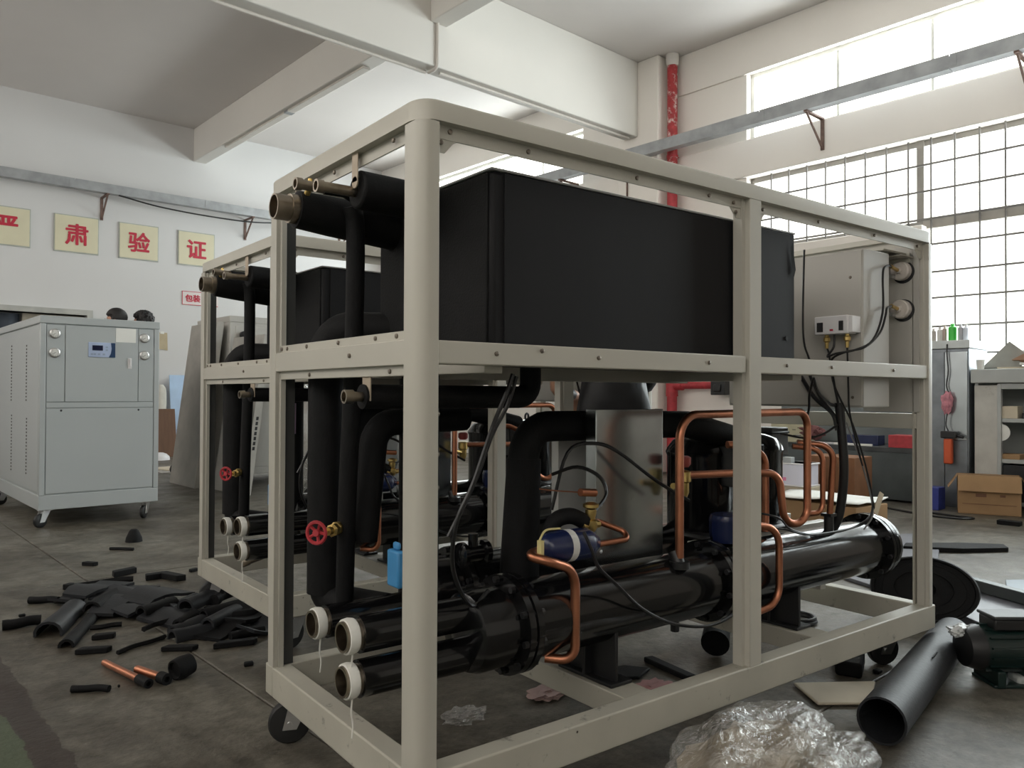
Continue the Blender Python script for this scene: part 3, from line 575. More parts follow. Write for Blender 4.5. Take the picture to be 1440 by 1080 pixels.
    P('valve_actuator', MB().box(.152, .176, .36, .42, .53, .625).box(.160, .172, .375, .405, .625, .645), mat('pale_blue_plastic', (.06, .27, .55), .4, var=.1), .008)
    P('check_valve', MB().lathe((.36, .40, .585), (1, 0, 0), [(0, .02), (.008, .034), (.02, .034), (.024, .024), (.075, .024), (.08, .034), (.095, .034)], 20).cyl((.41, .40, .60), (.41, .40, .64), .014), GLOSS)
    P('service_port', MB().cyl((1.81, .17, .53), (1.81, .17, .59), .017, n=14).box(1.79, 1.83, .15, .19, .59, .60), BLACK)
    # control box, gauges, pressure controller
    kb = P('control_box', MB().box(1.852, 2.035, .062, .64, .984, 1.552), GREYBOX, .004)
    obj('cover_panel', MB().box(1.847, 1.853, .066, .63, .99, 1.546), GREYBOX, kb, .002)
    obj('screw', MB().lathe((1.847, .108, 1.452), (-1, 0, 0), [(0, .006), (.003, .004)], 10).lathe((1.847, .10, 1.02), (-1, 0, 0), [(0, .006), (.003, .004)], 10), MATS['screw_head'], kb)
    gp = P('gauge_panel', MB().box(2.195, 2.2, .03, .25, .964, 1.598).box(2.06, 2.2, .20, .205, .984, 1.56).box(2.10, 2.2, .05, .20, 1.552, 1.556), GREYBOX, .001)
    obj('bracket_plate', MB().box(2.02, 2.19, .075, .19, 1.565, 1.572).box(2.185, 2.19, .06, .19, 1.535, 1.572), PAINT, gp, .001)
    for z in (1.505, 1.358):
        g = P('pressure_gauge', MB().lathe((2.196, .092, z), (-1, 0, 0), [(0, .042), (.002, .036), (.026, .036), (.030, .031), (.030, .012), (.044, .010)], 24), mat('gauge_case', (.62, .57, .53), .4, 0., var=.12))
        obj('panel_hole', MB().lathe((2.194, .089, z-.004), (-1, 0, 0), [(0, .043), (.001, .043)], 24), DARKIN, g); obj('fitting', MB().cyl((2.155, .092, z), (2.085, .080, z+.006), .007, n=8), BRASS, g)
        obj('clamp_screw', MB().cyl((2.166, .112, z-.02), (2.140, .112, z-.02), .008, n=8), STEEL, g)
    pc = P('pressure_controller', MB().box(1.785, 1.846, .082, .212, 1.246, 1.312), WHITEPL, .004, label='white dual pressure controller')
    obj('scale_window', MB().box(1.782, 1.786, .177, .200, 1.256, 1.290), DARKIN, pc); obj('scale_window', MB().box(1.782, 1.786, .099, .115, 1.258, 1.292), DARKIN, pc)
    obj('red_mark', MB().box(1.783, 1.786, .138, .150, 1.258, 1.264), REDCH, pc); obj('side_cover', MB().box(1.79, 1.846, .068, .0825, 1.25, 1.308), WHITEPL, pc, .002)
    for y in (.178, .100): obj('flare_fitting', MB().lathe((1.812, y, 1.247), (0, 0, -1), [(0, .008), (.008, .008), (.012, .012), (.024, .012), (.028, .007), (.05, .006)], 8), BRASS, pc)
    # cables and capillaries
    W_ = lambda pts, r=.0035, n_='cable', m=CABLE: P(n_, MB().tube(spline(pts, 5), r, 6), m)
    W_([(1.812, .178, 1.20), (1.815, .17, 1.17), (1.82, .16, 1.08), (1.83, .13, 1.00), (1.85, .10, .92), (1.95, .10, .74), (1.98, .10, .60), (1.90, .13, .545), (1.66, .12, .545), (1.5, .12, .58), (1.40, .10, .63), (1.33, .14, .65)])
    W_([(1.812, .100, 1.20), (1.815, .10, 1.15), (1.82, .10, 1.05), (1.83, .10, .96), (1.90, .10, .80), (1.965, .10, .68), (1.99, .10, .60), (1.93, .12, .55), (1.62, .12, .55), (1.46, .12, .585), (1.36, .13, .60)])
    W_([(2.085, .080, 1.511), (2.02, .055, 1.505), (1.965, .045, 1.490), (1.950, .042, 1.448), (1.948, .042, 1.325), (1.88, .042, 1.224), (1.79, .06, 1.186), (1.74, .10, 1.174), (1.76, .145, 1.165), (1.80, .145, 1.20), (1.806, .145, 1.246)], .0042)
    W_([(2.085, .080, 1.364), (2.03, .055, 1.355), (1.985, .045, 1.345), (1.968, .042, 1.314), (1.928, .042, 1.252), (1.83, .045, 1.197), (1.76, .08, 1.178), (1.76, .13, 1.15), (1.80, .145, 1.08), (1.82, .14, 1.0)], .0042)
    W_([(1.835, .30, 1.10), (1.83, .24, 1.02), (1.835, .17, .96), (1.84, .155, .90)], .0075); W_([(1.835, .26, 1.10), (1.83, .215, 1.02), (1.835, .16, .95)], .006)
    W_([(1.60, .10, 1.085), (1.66, .12, 1.04), (1.76, .14, 1.00), (1.835, .155, .985), (1.84, .15, .94)], .0048); W_([(1.60, .10, 1.085), (1.64, .14, 1.03), (1.70, .18, .98), (1.74, .22, .93)], .0045)
    W_([(1.835, .15, .92), (1.78, .18, .885), (1.70, .20, .875), (1.62, .24, .89)], .004)
    P('cable_conduit', MB().tube(spline([(1.845, .150, 1.0), (1.85, .145, .92), (1.86, .14, .75), (1.865, .16, .60), (1.868, .19, .53)], 5), .0165, 12), BLACK)
    W_([(1.84, .12, .93), (1.91, .10, .78), (1.97, .10, .66), (1.985, .10, .585), (1.95, .115, .535)], .003, m=mat('grey_cable', (.20, .20, .20), .35))
    W_([(1.47, .052, 1.50), (1.462, .052, 1.30), (1.468, .052, 1.20), (1.50, .055, 1.15), (1.53, .06, 1.11)], .0035)
    W_([(.300, .075, 1.075), (.285, .08, 1.03), (.252, .09, .95), (.205, .10, .82), (.165, .11, .73), (.17, .13, .62), (.24, .16, .52), (.30, .17, .545)], .0055); W_([(.315, .08, 1.07), (.295, .09, 1.0), (.258, .10, .93), (.215, .11, .82), (.15, .12, .70)], .005)
    W_([(.61, .30, .70), (.66, .29, .86), (.74, .27, .885), (.82, .25, .86), (.95, .22, .77), (1.08, .20, .70)], .0055); W_([(.61, .30, .80), (.68, .27, .82), (.74, .24, .79), (.745, .22, .74), (.66, .19, .70), (.64, .18, .73)], .0055)
    W_([(.56, .11, .67), (.58, .10, .62), (.60, .095, .575), (.66, .085, .52), (.74, .075, .45), (.86, .07, .39), (1.02, .075, .355), (1.16, .085, .37), (1.26, .10, .42)], .0048)
    P('cable_label', MB().add([(1.985, .096, .60), (2.03, .094, .67), (2.04, .086, .66), (1.998, .088, .585), (1.985, .100, .60), (2.03, .098, .67), (2.04, .090, .66), (1.998, .092, .585)], [(0, 1, 2, 3), (7, 6, 5, 4), (0, 4, 5, 1), (1, 5, 6, 2), (2, 6, 7, 3), (3, 7, 4, 0)]), mat('buff_tag', (.62, .55, .42), .7))
    P('cable_tube', MB().cyl((.30, .47, .84), (.30, .47, .98), .010, n=10), PURPLE)
    return t
ch1 = chiller('unpanelled chiller in the foreground, black insulated tank above copper pipework in a cream frame', 0)
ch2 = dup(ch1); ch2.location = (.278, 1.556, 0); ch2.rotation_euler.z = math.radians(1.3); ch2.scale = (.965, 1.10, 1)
for c_ in list(ch2.children):
    if c_.name.startswith('insulated_elbow'): bpy.data.objects.remove(c_)
ch2['label'] = 'unpanelled chiller standing behind the foreground one, mostly hidden by it'

# ================================================================ finished white chiller cabinet on the left
def gauge_face(parent, x, z, r=.034):
    g = obj('pressure_gauge', MB().lathe((x, 0, z), (0, -1, 0), [(0, r+.004), (.006, r+.004), (.010, r), (.012, r-.006)], 28), STEEL, parent)
    obj('dial', MB().lathe((x, -.0115, z), (0, -1, 0), [(0, r-.006), (.001, r-.006)], 24), PAPER, g)
    b = MB()
    for q in range(9):
        w = -.7+q*(PI+1.4)/8; c, s_ = -math.cos(w), math.sin(w); b.box(-.0012, .0012, -.0135, -.0125, .020, .026, Matrix.Translation((x, 0, z)) @ Matrix.Rotation(-w+PI/2+PI, 4, 'Y'))
    b.box(-.001, .001, -.0137, -.0128, -.006, .02, Matrix.Translation((x, 0, z)) @ Matrix.Rotation(-2.2, 4, 'Y'))
    o = obj('scale', b, DARKIN, g); o['kind'] = 'stuff'
    obj('glass', MB().lathe((x, -.016, z), (0, -1, 0), [(0, r-.004), (.001, r-.006)], 24), DIALGLASS, g)
u = rthing('chiller_cabinet', 'finished white chiller cabinet with gauges and small display on castors', 'chiller', .363, 5.41)
UW, UD, u0, u1 = .857, 1.76, .135, 1.605
obj('base_frame', MB().box(0, UW, 0, UD, u0, .245), CAB, u, .004)
obj('body', MB().box(.012, UW-.012, .012, UD-.012, .24, 1.55), CAB, u, .004)
obj('top_cover', MB().box(-.004, UW+.004, -.004, UD+.004, 1.545, u1), CAB, u, .006)
for x in (0, UW-.04): obj('corner_trim', MB().box(x, x+.04, -.002, .03, .245, 1.545), CAB, u, .005)
obj('side_panel', MB().box(.002, .014, .05, UD-.05, .262, 1.535), CAB_WARM, u, .003)
obj('side_panel', MB().box(UW-.014, UW-.002, .05, UD-.05, .262, 1.535), CAB, u, .003)
obj('gauge_strip', MB().box(.044, .166, .002, .014, .952, 1.538), CAB, u, .003); obj('gauge_strip', MB().box(.697, UW-.044, .002, .014, .952, 1.538), CAB, u, .003)
dd = obj('access_door', MB().box(.170, .693, -.001, .014, .952, 1.538), CAB, u, .003)
obj('middle_strip', MB().box(.044, UW-.044, .002, .014, .905, .948), CAB, u, .003)
lp = obj('lower_panel', MB().box(.044, UW-.044, .000, .014, .256, .900), CAB, u, .003)
for x in (.145, .70): obj('screw', MB().lathe((x, 0, .885), (0, -1, 0), [(0, .008), (.003, .005)], 10), DARKIN, lp)
dp = obj('display', MB().box(.327, .521, -.006, 0, 1.300, 1.417), mat('display_plate', (.42, .50, .68), .35), dd, .003)
obj('display_end', MB().prism([(.473, 1.301), (.520, 1.301), (.520, 1.416), (.488, 1.416), (.494, 1.37), (.488, 1.33)], -.008, -.006, Matrix(((1, 0, 0, 0), (0, 0, 1, 0), (0, 1, 0, 0), (0, 0, 0, 1)))), mat('display_dark_blue', (.02, .05, .12), .3), dd)
obj('screen', MB().box(.355, .430, -.008, -.006, 1.353, 1.393), mat('screen_glass', (.01, .012, .04), .15), dd)
b = MB()
for x in (.345, .365, .395, .43): b.box(x, x+.016, -.008, -.006, 1.318, 1.330)
for z in (1.352, 1.374): b.box(.450, .466, -.008, -.006, z, z+.012)
o = obj('buttons', b, mat('button_grey', (.30, .36, .48), .4), dd); o['kind'] = 'stuff'
obj('door_paper', MB().box(.525, .675, -.003, -.001, 1.425, 1.537), PAPER, dd)
obj('handle', MB().box(.615, .643, -.008, -.001, 1.215, 1.30).cyl((.634, -.004, 1.235), (.634, -.014, 1.235), .010, n=12).box(.628, .640, -.018, -.008, 1.235, 1.296), WHITEPL, dd, .002)
for x, z in ((.098, 1.47), (.098, 1.325), (.742, 1.466), (.742, 1.326)): gauge_face(u, x, z)
for y0, za in ((.49, (.955, 1.41)), (1.10, (.95, 1.41)), (.465, (.375, .83)), (1.075, (.36, .83))):
    b = MB(); z = za[0]
    while z < za[1]: b.box(.0003, .003, y0-.014, y0+.014, z, z+.013); z += .027
    o = obj('vent_slots', b, mat('slot_shadow', (.05, .045, .045), .8), u); o['kind'] = 'stuff'
for x, y, a in ((.06, .08, .5), (UW-.07, .08, .9), (.06, UD-.08, .2), (UW-.07, UD-.08, .4)):
    M = Matrix.Translation((x, y, 0)) @ Matrix.Rotation(a, 4, 'Z')
    c = obj('caster', MB().box(-.04, .04, -.035, .035, .124, .1345, M).add([M @ Vector(p) for p in ((-.035, -.024, .125), (.03, -.024, .125), (-.02, -.024, .04), (-.06, -.024, .04), (-.035, -.020, .125), (.03, -.020, .125), (-.02, -.020, .04), (-.06, -.020, .04), (-.035, .020, .125), (.03, .020, .125), (-.02, .020, .04), (-.06, .020, .04), (-.035, .024, .125), (.03, .024, .125), (-.02, .024, .04), (-.06, .024, .04))],
            [q for k in (0, 8) for q in ((k, k+1, k+2, k+3), (k+7, k+6, k+5, k+4), (k, k+4, k+5, k+1), (k+1, k+5, k+6, k+2), (k+2, k+6, k+7, k+3), (k+3, k+7, k+4, k))]), STEEL, u)
    obj('wheel', MB().lathe(M @ Vector((-.04, -.016, .052)), M.to_3x3() @ Vector((0, 1, 0)), [(0, .02), (.001, .046), (.006, .052), (.026, .052), (.031, .046), (.032, .02)], 24), RUBBER, c)
t = rthing('bundle', 'small bundle of orange and pink ribbon on top of the white cabinet', 'bundle', .88, 6.9, u1)
obj('core', MB().ico((0, 0, .055), .055, 2, lambda p: 1+.35*noise.noise(p*2.3), (1, 1, 1)), mat('amber_plastic', (.70, .33, .03), .4, var=.2), t)
obj('fold', MB().ico((.075, .01, .045), .045, 2, lambda p: 1+.5*noise.noise(p*2.9+Vector((3, 1, 0))), (1, 1, 1)), mat('lilac_cloth', (.48, .36, .46), .7, var=.25), t)
obj('fold', MB().ico((-.065, 0, .04), .038, 2, lambda p: 1+.5*noise.noise(p*3.1), (1, 1, 1)), mat('rose_cloth', (.62, .36, .33), .7, var=.25), t)

# ================================================================ people
def person(label, x, y, z, rz, height, shirt, hair_fn, pose='stand', curly=0., hem=.97):
    k = height/1.75
    t = thing('person', label, 'person', (x, y, z), rz)
    V = []; E = []; Rr = []
    def J(p, r, par=None):
        V.append(tuple(c*k for c in p)); Rr.append(r*k if not isinstance(r, tuple) else tuple(q*k for q in r)); i = len(V)-1
        if par is not None: E.append((par, i))
        return i
    pel = J((0, 0, .98), (.155, .105)); wai = J((0, 0, 1.12), (.135, .095), pel); che = J((0, .01, 1.30), (.165, .11), wai); sho = J((0, -.005, 1.43), (.13, .085), che)
    nec = J((0, 0, 1.50), .055, sho); nk2 = J((0, .015, 1.56), .052, nec); hd = J((0, .02, 1.62), (.07, .085), nk2); h2 = J((0, .02, 1.68), (.072, .09), hd); J((0, .015, 1.73), (.05, .06), h2)
    for s in (-1, 1):
        hp = J((.09*s, 0, .92), .095, pel); kn = J((.10*s, .015, .50), .058, hp); cf = J((.10*s, -.01, .36), .056, kn); an = J((.10*s, -.01, .09), .036, cf); J((.115*s, .13, .035), .036, an)
        s1 = J((.19*s, 0, 1.41), .06, sho); el = J((.245*s, -.02, 1.13) if pose == 'stand' else ((-.225, .02, 1.08) if s < 0 else (.15, .12, 1.10)), .042, s1); 
        wr_ = J((.26*s, .10, .90), .028, el) if pose == 'stand' else J((-.13, .25, 1.06) if s < 0 else (.05, .30, 1.08), .028, el)
        w = Vector(V[wr_])/k; pm = J(tuple(w+Vector((0, .03, -.06))), (.038, .02), wr_)
        for f in range(4):
            o1 = w+Vector((-.028*s+.018*f*s, .05, -.11)); f1 = J(tuple(o1), .0095, pm); f2 = J(tuple(o1+Vector((0, .012, -.035-.004*(1-abs(f-1.4))))), .0085, f1); J(tuple(o1+Vector((0, .004, -.062))), .007, f2)
        th = J(tuple(w+Vector((-.035*s, .045, -.06))), .011, pm); J(tuple(w+Vector((-.045*s, .065, -.095))), .009, th)
    me = bpy.data.meshes.new('body'); me.from_pydata(V, E, []); me.update()
    o = bpy.data.objects.new('body', me); COL.objects.link(o)
    sk = o.modifiers.new('skin', 'SKIN')
    for i, r in enumerate(Rr): me.skin_vertices[0].data[i].radius = r if isinstance(r, tuple) else (r, r)
    me.skin_vertices[0].data[0].use_root = True
    sb = o.modifiers.new('sub', 'SUBSURF'); sb.levels = 1; sb.render_levels = 1
    bpy.context.view_layer.update()
    m2 = bpy.data.meshes.new_from_object(o.evaluated_get(bpy.context.evaluated_depsgraph_get())); bpy.data.objects.remove(o)
    m2.name = 'body'
    for mm in (SKIN, shirt, TROUSER, RUBBER): m2.materials.append(mm)
    for p in m2.polygons:
        c = p.center/k; ax_ = abs(c.x)
        if c.z < .075 and 1: p.material_index = 3
        elif c.z < hem and ax_ < .205 and c.y < .16 and not (ax_ > .185 and c.z > .7): p.material_index = 2
        elif c.z < 1.475 and (ax_ < (.185 if pose != 'stand' else .20) and c.y < .16 or c.z > 1.20): p.material_index = 1
        p.use_smooth = True
    ob = bpy.data.objects.new('body', m2); COL.objects.link(ob); ob.parent = t
    hc = Vector((0, .02, 1.665))*k
    for s in (-1, 1):
        e = obj('eye', MB().ico(hc+Vector((.031*s, .079, .004))*k, .012*k, 1), WHITEPL, t); obj('iris', MB().ico(hc+Vector((.031*s, .0895, .004))*k, .0055*k, 1), DARKIN, e)
        obj('ear', MB().ico(hc+Vector((.074*s, -.005, -.005))*k, .03*k, 1, None, (.35, .6, 1)), SKIN, t)
    obj('nose', MB().ico(hc+Vector((0, .092, -.02))*k, .017*k, 1, None, (.8, 1, 1.5)), SKIN, t)
    obj('mouth', MB().ico(hc+Vector((0, .084, -.055))*k, .02*k, 1, None, (1.1, .4, .3)), mat('lips', (.36, .14, .11), .5), t)
    obj('hair', MB().ico(hc+Vector((0, -.012, .028))*k, .096*k, 4 if curly else 3, lambda p: 1+(curly*noise.noise(p*9) if curly else .03*noise.noise(p*5)) - (.22 if (p.y > .45 and p.z < .25) or (p.z < -.45 and p.y > -.2) else 0), (.93, 1.02, .98)), HAIR, t)
    return t
pz = room(1.47, 7.50, 0); person('dark-haired person with short hair behind the white cabinet, only the head showing', pz.x, pz.y, 0, 1.40, 1.87, mat('grey_shirt', (.20, .21, .23), .8), None)
pz = room(1.72, 7.45, 0); person('person with bushy black hair behind the white cabinet, hair tips showing', pz.x, pz.y, 0, 1.30, 1.86, mat('navy_shirt', (.04, .05, .10), .8), None, curly=.16)
_p = person('person in a black shirt standing between the two unpanelled chillers', 1.775, 1.235, 0, -.62, 1.68, SHIRT, None, 'work', hem=.80); _p.scale = (1.2, 1.08, 1)

# ================================================================ things standing at the back wall on the left
t = rthing('blue_sheet', 'sheet metal panel in blue film leaning on the back wall', 'panel', 3.62, 11.70)
Mt = Matrix.Rotation(-.14, 4, 'X')
obj('sheet', MB().box(-.17, .17, -.006, .006, 0, 1.32, Mt), mat('pale_blue_film', (.42, .58, .80), .3, var=.12, scale=3), t, .002)
obj('loose_film', MB().add([Mt @ Vector(p) for p in ((.02, -.012, .95), (.10, -.02, 1.10), (.15, -.03, 1.02), (.08, -.012, .88), (-.10, -.010, .42), (-.03, -.014, .44), (-.05, -.012, .36))], [(0, 1, 2), (0, 2, 3), (4, 5, 6)]), mat('creased_blue_film', (.05, .15, .50), .3), t)
t = rthing('brown_board', 'brown fibreboard sheet leaning on the back wall', 'board', 3.30, 11.55)
obj('board', MB().box(-.19, .17, -.01, .01, 0, .77, Matrix.Rotation(-.16, 4, 'X')), mat('hardboard', (.16, .085, .05), .7, var=.15, stretch=(4, 1, .6)), t, .002)
t = rthing('film_roll', 'white wrapped roll standing behind the brown board', 'roll', 3.30, 11.86)
obj('roll', MB().lathe((0, 0, 0), (0, 0, 1), [(0, .10), (1.02, .10), (1.10, .085), (1.15, .05)], 20), mat('roll_paper', (.62, .60, .54), .7), t)
t = rthing('bowl', 'white bowl upturned on the floor before the brown board', 'bowl', 3.06, 11.1)
obj('bowl', MB().lathe((0, 0, 0), (0, 0, 1), [(0, .15), (.05, .14), (.09, .10), (.11, .05), (.112, .004)], 20), WHITEPL, t)
t = rthing('cardboard_sheet', 'pale cardboard sheet lying on the floor near the brown board', 'cardboard', 2.75, 9.4)
obj('sheet', MB().box(-.35, .35, -.45, .45, 0, .012), mat('greyish_card', (.38, .36, .33), .8), t); obj('sheet', MB().box(-.25, .32, -.35, .30, .012, .022, Matrix.Rotation(.3, 4, 'Z')), CARD_PALE, t)
t = rthing('scrap_bag', 'small dark bag on the floor behind the white cabinet', 'bag', 2.52, 8.75)
obj('bag', MB().ico((0, 0, .07), .09, 2, lambda p: 1+.3*noise.noise(p*3), (1, 1, .78)), FOAM_GREY, t)
for n_, (x0, y0, ln, la, dx) in enumerate(((2.16, 7.55, 1.80, 'pale folded steel panel leaning against the wall side of the second frame, outer one', .30), (2.30, 6.62, 1.62, 'pale folded steel panel leaning behind the second frame, inner one with slots', .26))):
    t = rthing('folded_sheet', la, 'panel', x0, y0, 0, 0, None)
    Mt = Matrix(((1, 0, .13, 0), (0, 1, 0, 0), (0, 0, 1, 0), (0, 0, 0, 1)))
    obj('panel', MB().box(-.008, .0, -.38, .38, 0, ln, Mt).box(-.008, .07, -.388, -.38, 0, ln, Mt).box(-.008, .07, .38, .388, 0, ln, Mt), mat('panel_back_grey', (.40, .385, .35), .5), t, .002)
    b = MB()
    for q in range(7): b.box(.02, .045, -.390, -.388, .45+.05*q, .485+.05*q, Mt)
    o = obj('slots', b, DARKIN, t); o['kind'] = 'stuff'
# grey cabinet with a fan behind the second frame
g = rthing('fan_cabinet', 'grey cabinet with a round black fan behind the second frame', 'chiller', 2.50, 7.10)
obj('body', MB().box(0, 1.1, 0, .95, .12, 1.86), GREYBOX, g, .006); obj('top_cover', MB().box(-.005, 1.105, -.005, .955, 1.80, 1.87), GREYBOX, g, .006)
obj('front_panel', MB().box(.06, 1.04, -.006, .004, .20, 1.76), GREYBOX, g, .004)
obj('fan_ring', MB().lathe((0, .46, 1.535), (-1, 0, 0), [(0, .20), (.02, .20), (.022, .175), (.005, .165), (.003, .02)], 32), BLACK, g)
fb = obj('fan_blades', MB().lathe((-.004, .46, 1.535), (-1, 0, 0), [(0, .05), (.02, .045)], 16), BLACK, g)
for q in range(5): obj('blade', MB().add([Matrix.Translation((-.010, .46, 1.535)) @ Matrix.Rotation(q*2*PI/5, 4, 'X') @ Vector(p) for p in ((0, -.03, .04), (-.008, .04, .05), (-.010, .09, .15), (0, -.02, .16), (.004, -.03, .04), (-.004, .04, .05), (-.006, .09, .15), (.004, -.02, .16))], [(0, 1, 2, 3), (7, 6, 5, 4), (0, 4, 5, 1), (1, 5, 6, 2), (2, 6, 7, 3), (3, 7, 4, 0)]), BLACK, fb)
obj('black_handle', MB().lathe((.14, -.006, 1.66), (0, -1, 0), [(0, .03), (.02, .045), (.05, .045), (.06, .02)], 16), BLACK, g)
for x in (.08, 1.02):
    for y in (.08, .87): obj('foot', MB().lathe((x, y, 0), (0, 0, 1), [(0, .04), (.02, .04), (.03, .02), (.125, .02)], 12), RUBBER, g)
t = rthing('wrapped_bundle', 'crumpled clear-wrapped bundle standing before the grey fan cabinet', 'bundle', 2.98, 6.35)
obj('contents', MB().ico((0, 0, .55), .25, 3, lambda p: 1+.35*noise.noise(p*2.2), (1.1, .8, 2.0)), mat('bundle_contents', (.30, .27, .24), .7, var=.4, scale=5), t)
obj('wrap', MB().ico((0, -.01, .58), .27, 4, lambda p: 1+.35*noise.noise(p*2.2)+.12*noise.noise(p*7), (1.1, .85, 2.05)), FILM, t)
obj('wrap_top', MB().ico((.10, .02, 1.52), .17, 3, lambda p: 1+.25*noise.noise(p*2.5), (1.4, .9, .8)), mat('pale_foam_wrap', (.60, .58, .53), .6), t)
obj('upright_sheet', MB().box(-.12, .34, .14, .155, .9, 1.42), mat('pale_foam_sheet', (.50, .48, .44), .6), t)

# ================================================================ cabinets and bench along the window wall
c = rthing('shelf_cabinet', 'grey open shelf cabinet under the barred window', 'cabinet', 6.96, -1.05)
cw = 2.20; b_ = SHELFM
obj('side_panel', MB().box(.0, .55, cw-.03, cw, 0, 1.14), b_, c, .003); obj('side_panel', MB().box(.0, .55, 0, .03, 0, 1.14), b_, c, .003)
obj('stile', MB().box(-.012, .01, cw-.19, cw, 0, 1.12), mat('stile_cream', (.50, .49, .45), .5, stain=((.34, .33, .29), 4, .62)), c, .003); obj('stile', MB().box(-.02, .03, cw-.215, cw-.185, 0, 1.13), b_, c, .003); obj('stile', MB().box(-.02, .03, .6, .64, 0, 1.13), b_, c, .003)
obj('back_panel', MB().box(.53, .55, .03, cw-.03, 0, 1.14), b_, c)
obj('top', MB().box(-.05, .56, -.03, cw+.02, 1.14, 1.265), b_, c, .008)
for z in (.79, .43, .06): obj('shelf', MB().box(.0, .53, .03, cw-.03, z, z+.035), b_, c, .003)
obj('top_rail', MB().box(-.014, .02, .03, cw-.19, 1.085, 1.135), b_, c, .003)
obj('hinge_plate', MB().lathe((.005, cw-.205, .70), (1, 0, 0), [(0, .0), (.0, .075), (.006, .075)], 20), PAPER, c)
def cbox(name, label, cat, x, y, z, sx, sy, sz, m, rz=0., flaps=False, group=None):
    t = rthing(name, label, cat, x, y, z, rz, group); obj('box', MB().box(-sx/2, sx/2, -sy/2, sy/2, 0, sz), m, t, .004)
    if flaps:
        for s in (-1, 1):
            obj('flap', MB().add([(s*sx/2, -sy/2, sz), (s*sx/2, sy/2, sz), (s*(sx/2+.05), sy/2, sz-.13), (s*(sx/2+.05), -sy/2, sz-.13), (s*sx/2, -sy/2, sz+.004), (s*sx/2, sy/2, sz+.004), (s*(sx/2+.055), sy/2, sz-.128), (s*(sx/2+.055), -sy/2, sz-.128)], [(0, 1, 2, 3), (7, 6, 5, 4), (0, 4, 5, 1), (1, 5, 6, 2), (2, 6, 7, 3), (3, 7, 4, 0)]), m, t)
            obj('flap', MB().add([(-sx/2, s*sy/2, sz), (sx/2, s*sy/2, sz), (sx/2, s*(sy/2+.07), sz-.11), (-sx/2, s*(sy/2+.07), sz-.11), (-sx/2, s*sy/2, sz+.004), (sx/2, s*sy/2, sz+.004), (sx/2, s*(sy/2+.075), sz-.108), (-sx/2, s*(sy/2+.075), sz-.108)], [(0, 1, 2, 3), (7, 6, 5, 4), (0, 4, 5, 1), (1, 5, 6, 2), (2, 6, 7, 3), (3, 7, 4, 0)]), m, t)
    return t
cbox('small_box', 'small tan box on the upper shelf of the shelf cabinet', 'box', 7.05, .90, .825, .16, .17, .11, CARD_PALE)
cbox('tool_box', 'dark flat tool case on the upper shelf beside the tan box', 'case', 7.10, .70, .825, .2, .18, .05, BLACK)
t = rthing('glass_jar', 'clear jar on the middle shelf of the shelf cabinet', 'jar', 7.02, .66, .465)
obj('jar', MB().lathe((0, 0, 0), (0, 0, 1), [(0, .05), (.10, .05), (.115, .04), (.13, .04)], 16), mat('jar_glass', (.60, .62, .62), .15, var=.05), t); obj('lid', MB().lathe((0, 0, .13), (0, 0, 1), [(0, .043), (.02, .043)], 16), STEEL, t)
cbox('parts_tray', 'brown low parts tray on the middle shelf of the shelf cabinet', 'tray', 7.05, .88, .465, .15, .16, .045, CARD)
cbox('dark_tray', 'dark tray on the lowest visible shelf', 'tray', 7.10, .80, .095, .30, .25, .32, FOAM_GREY)
# odds and ends on the cabinet top
def sheet_on(name, label, cat, pts, z0, th, m, tilt=None):
    t = rthing(name, label, cat, sum(p[0] for p in pts)/len(pts), sum(p[1] for p in pts)/len(pts), z0)
    cx, cy = sum(p[0] for p in pts)/len(pts), sum(p[1] for p in pts)/len(pts)
    obj('sheet', MB().prism([(p[0]-cx, p[1]-cy) for p in pts], 0, th, tilt), m, t, .002); return t
sheet_on('cardboard_sheet', 'grey card propped upright on the shelf cabinet top', 'cardboard', [(7.05, .55), (7.06, 1.0), (7.09, 1.0), (7.08, .55)], 1.265, .02, CARD_PALE)
t = rthing('folded_card', 'grey folded card standing peaked on the shelf cabinet top', 'cardboard', 7.10, .93, 1.265)
obj('card', MB().add([(-.01, .20, .02), (-.01, -.02, .25), (-.01, -.16, .13), (-.01, -.10, .02), (.01, .20, .0), (.01, -.02, .25), (.01, -.16, .13), (.01, -.10, .0)], [(0, 1, 2, 3), (7, 6, 5, 4), (0, 4, 5, 1), (1, 5, 6, 2), (2, 6, 7, 3), (3, 7, 4, 0)]), mat('grey_card', (.34, .34, .31), .8), t)
t = rthing('brown_card', 'brown card curled over the scraps on the shelf cabinet top', 'cardboard', 7.06, .72, 1.287)
obj('card', MB().add([(-.02, .16, .06), (-.02, .05, .12), (-.02, -.10, .155), (-.02, -.10, .07), (-.02, .05, .055), (.06, .16, .05), (.06, .05, .11), (.06, -.10, .145), (.06, -.10, .02), (.06, .05, .0)], [(0, 1, 2, 3, 4), (9, 8, 7, 6, 5), (0, 5, 6, 1), (1, 6, 7, 2), (2, 7, 8, 3), (3, 8, 9, 4), (4, 9, 5, 0)]), mat('brown_card', (.34, .20, .13), .8), t)
for k_, (y, z, sx, sy, la, m) in enumerate(((.52, 1.287, .30, .34, 'orange-edged flat strip lying on the shelf cabinet top', mat('rusty_card', (.44, .20, .10), .7)), (.36, 1.27, .34, .50, 'pale flat board at the right of the shelf cabinet top', CARD_PALE), (.62, 1.30, .2, .40, 'thin white sheet on top of the scraps', PAPER))):
    t = rthing('flat_scrap', la, 'scrap', 7.10, y, z, .1*k_); obj('piece', MB().box(-sx/2, sx/2, -sy/2, sy/2, 0, .018), m, t, .002)
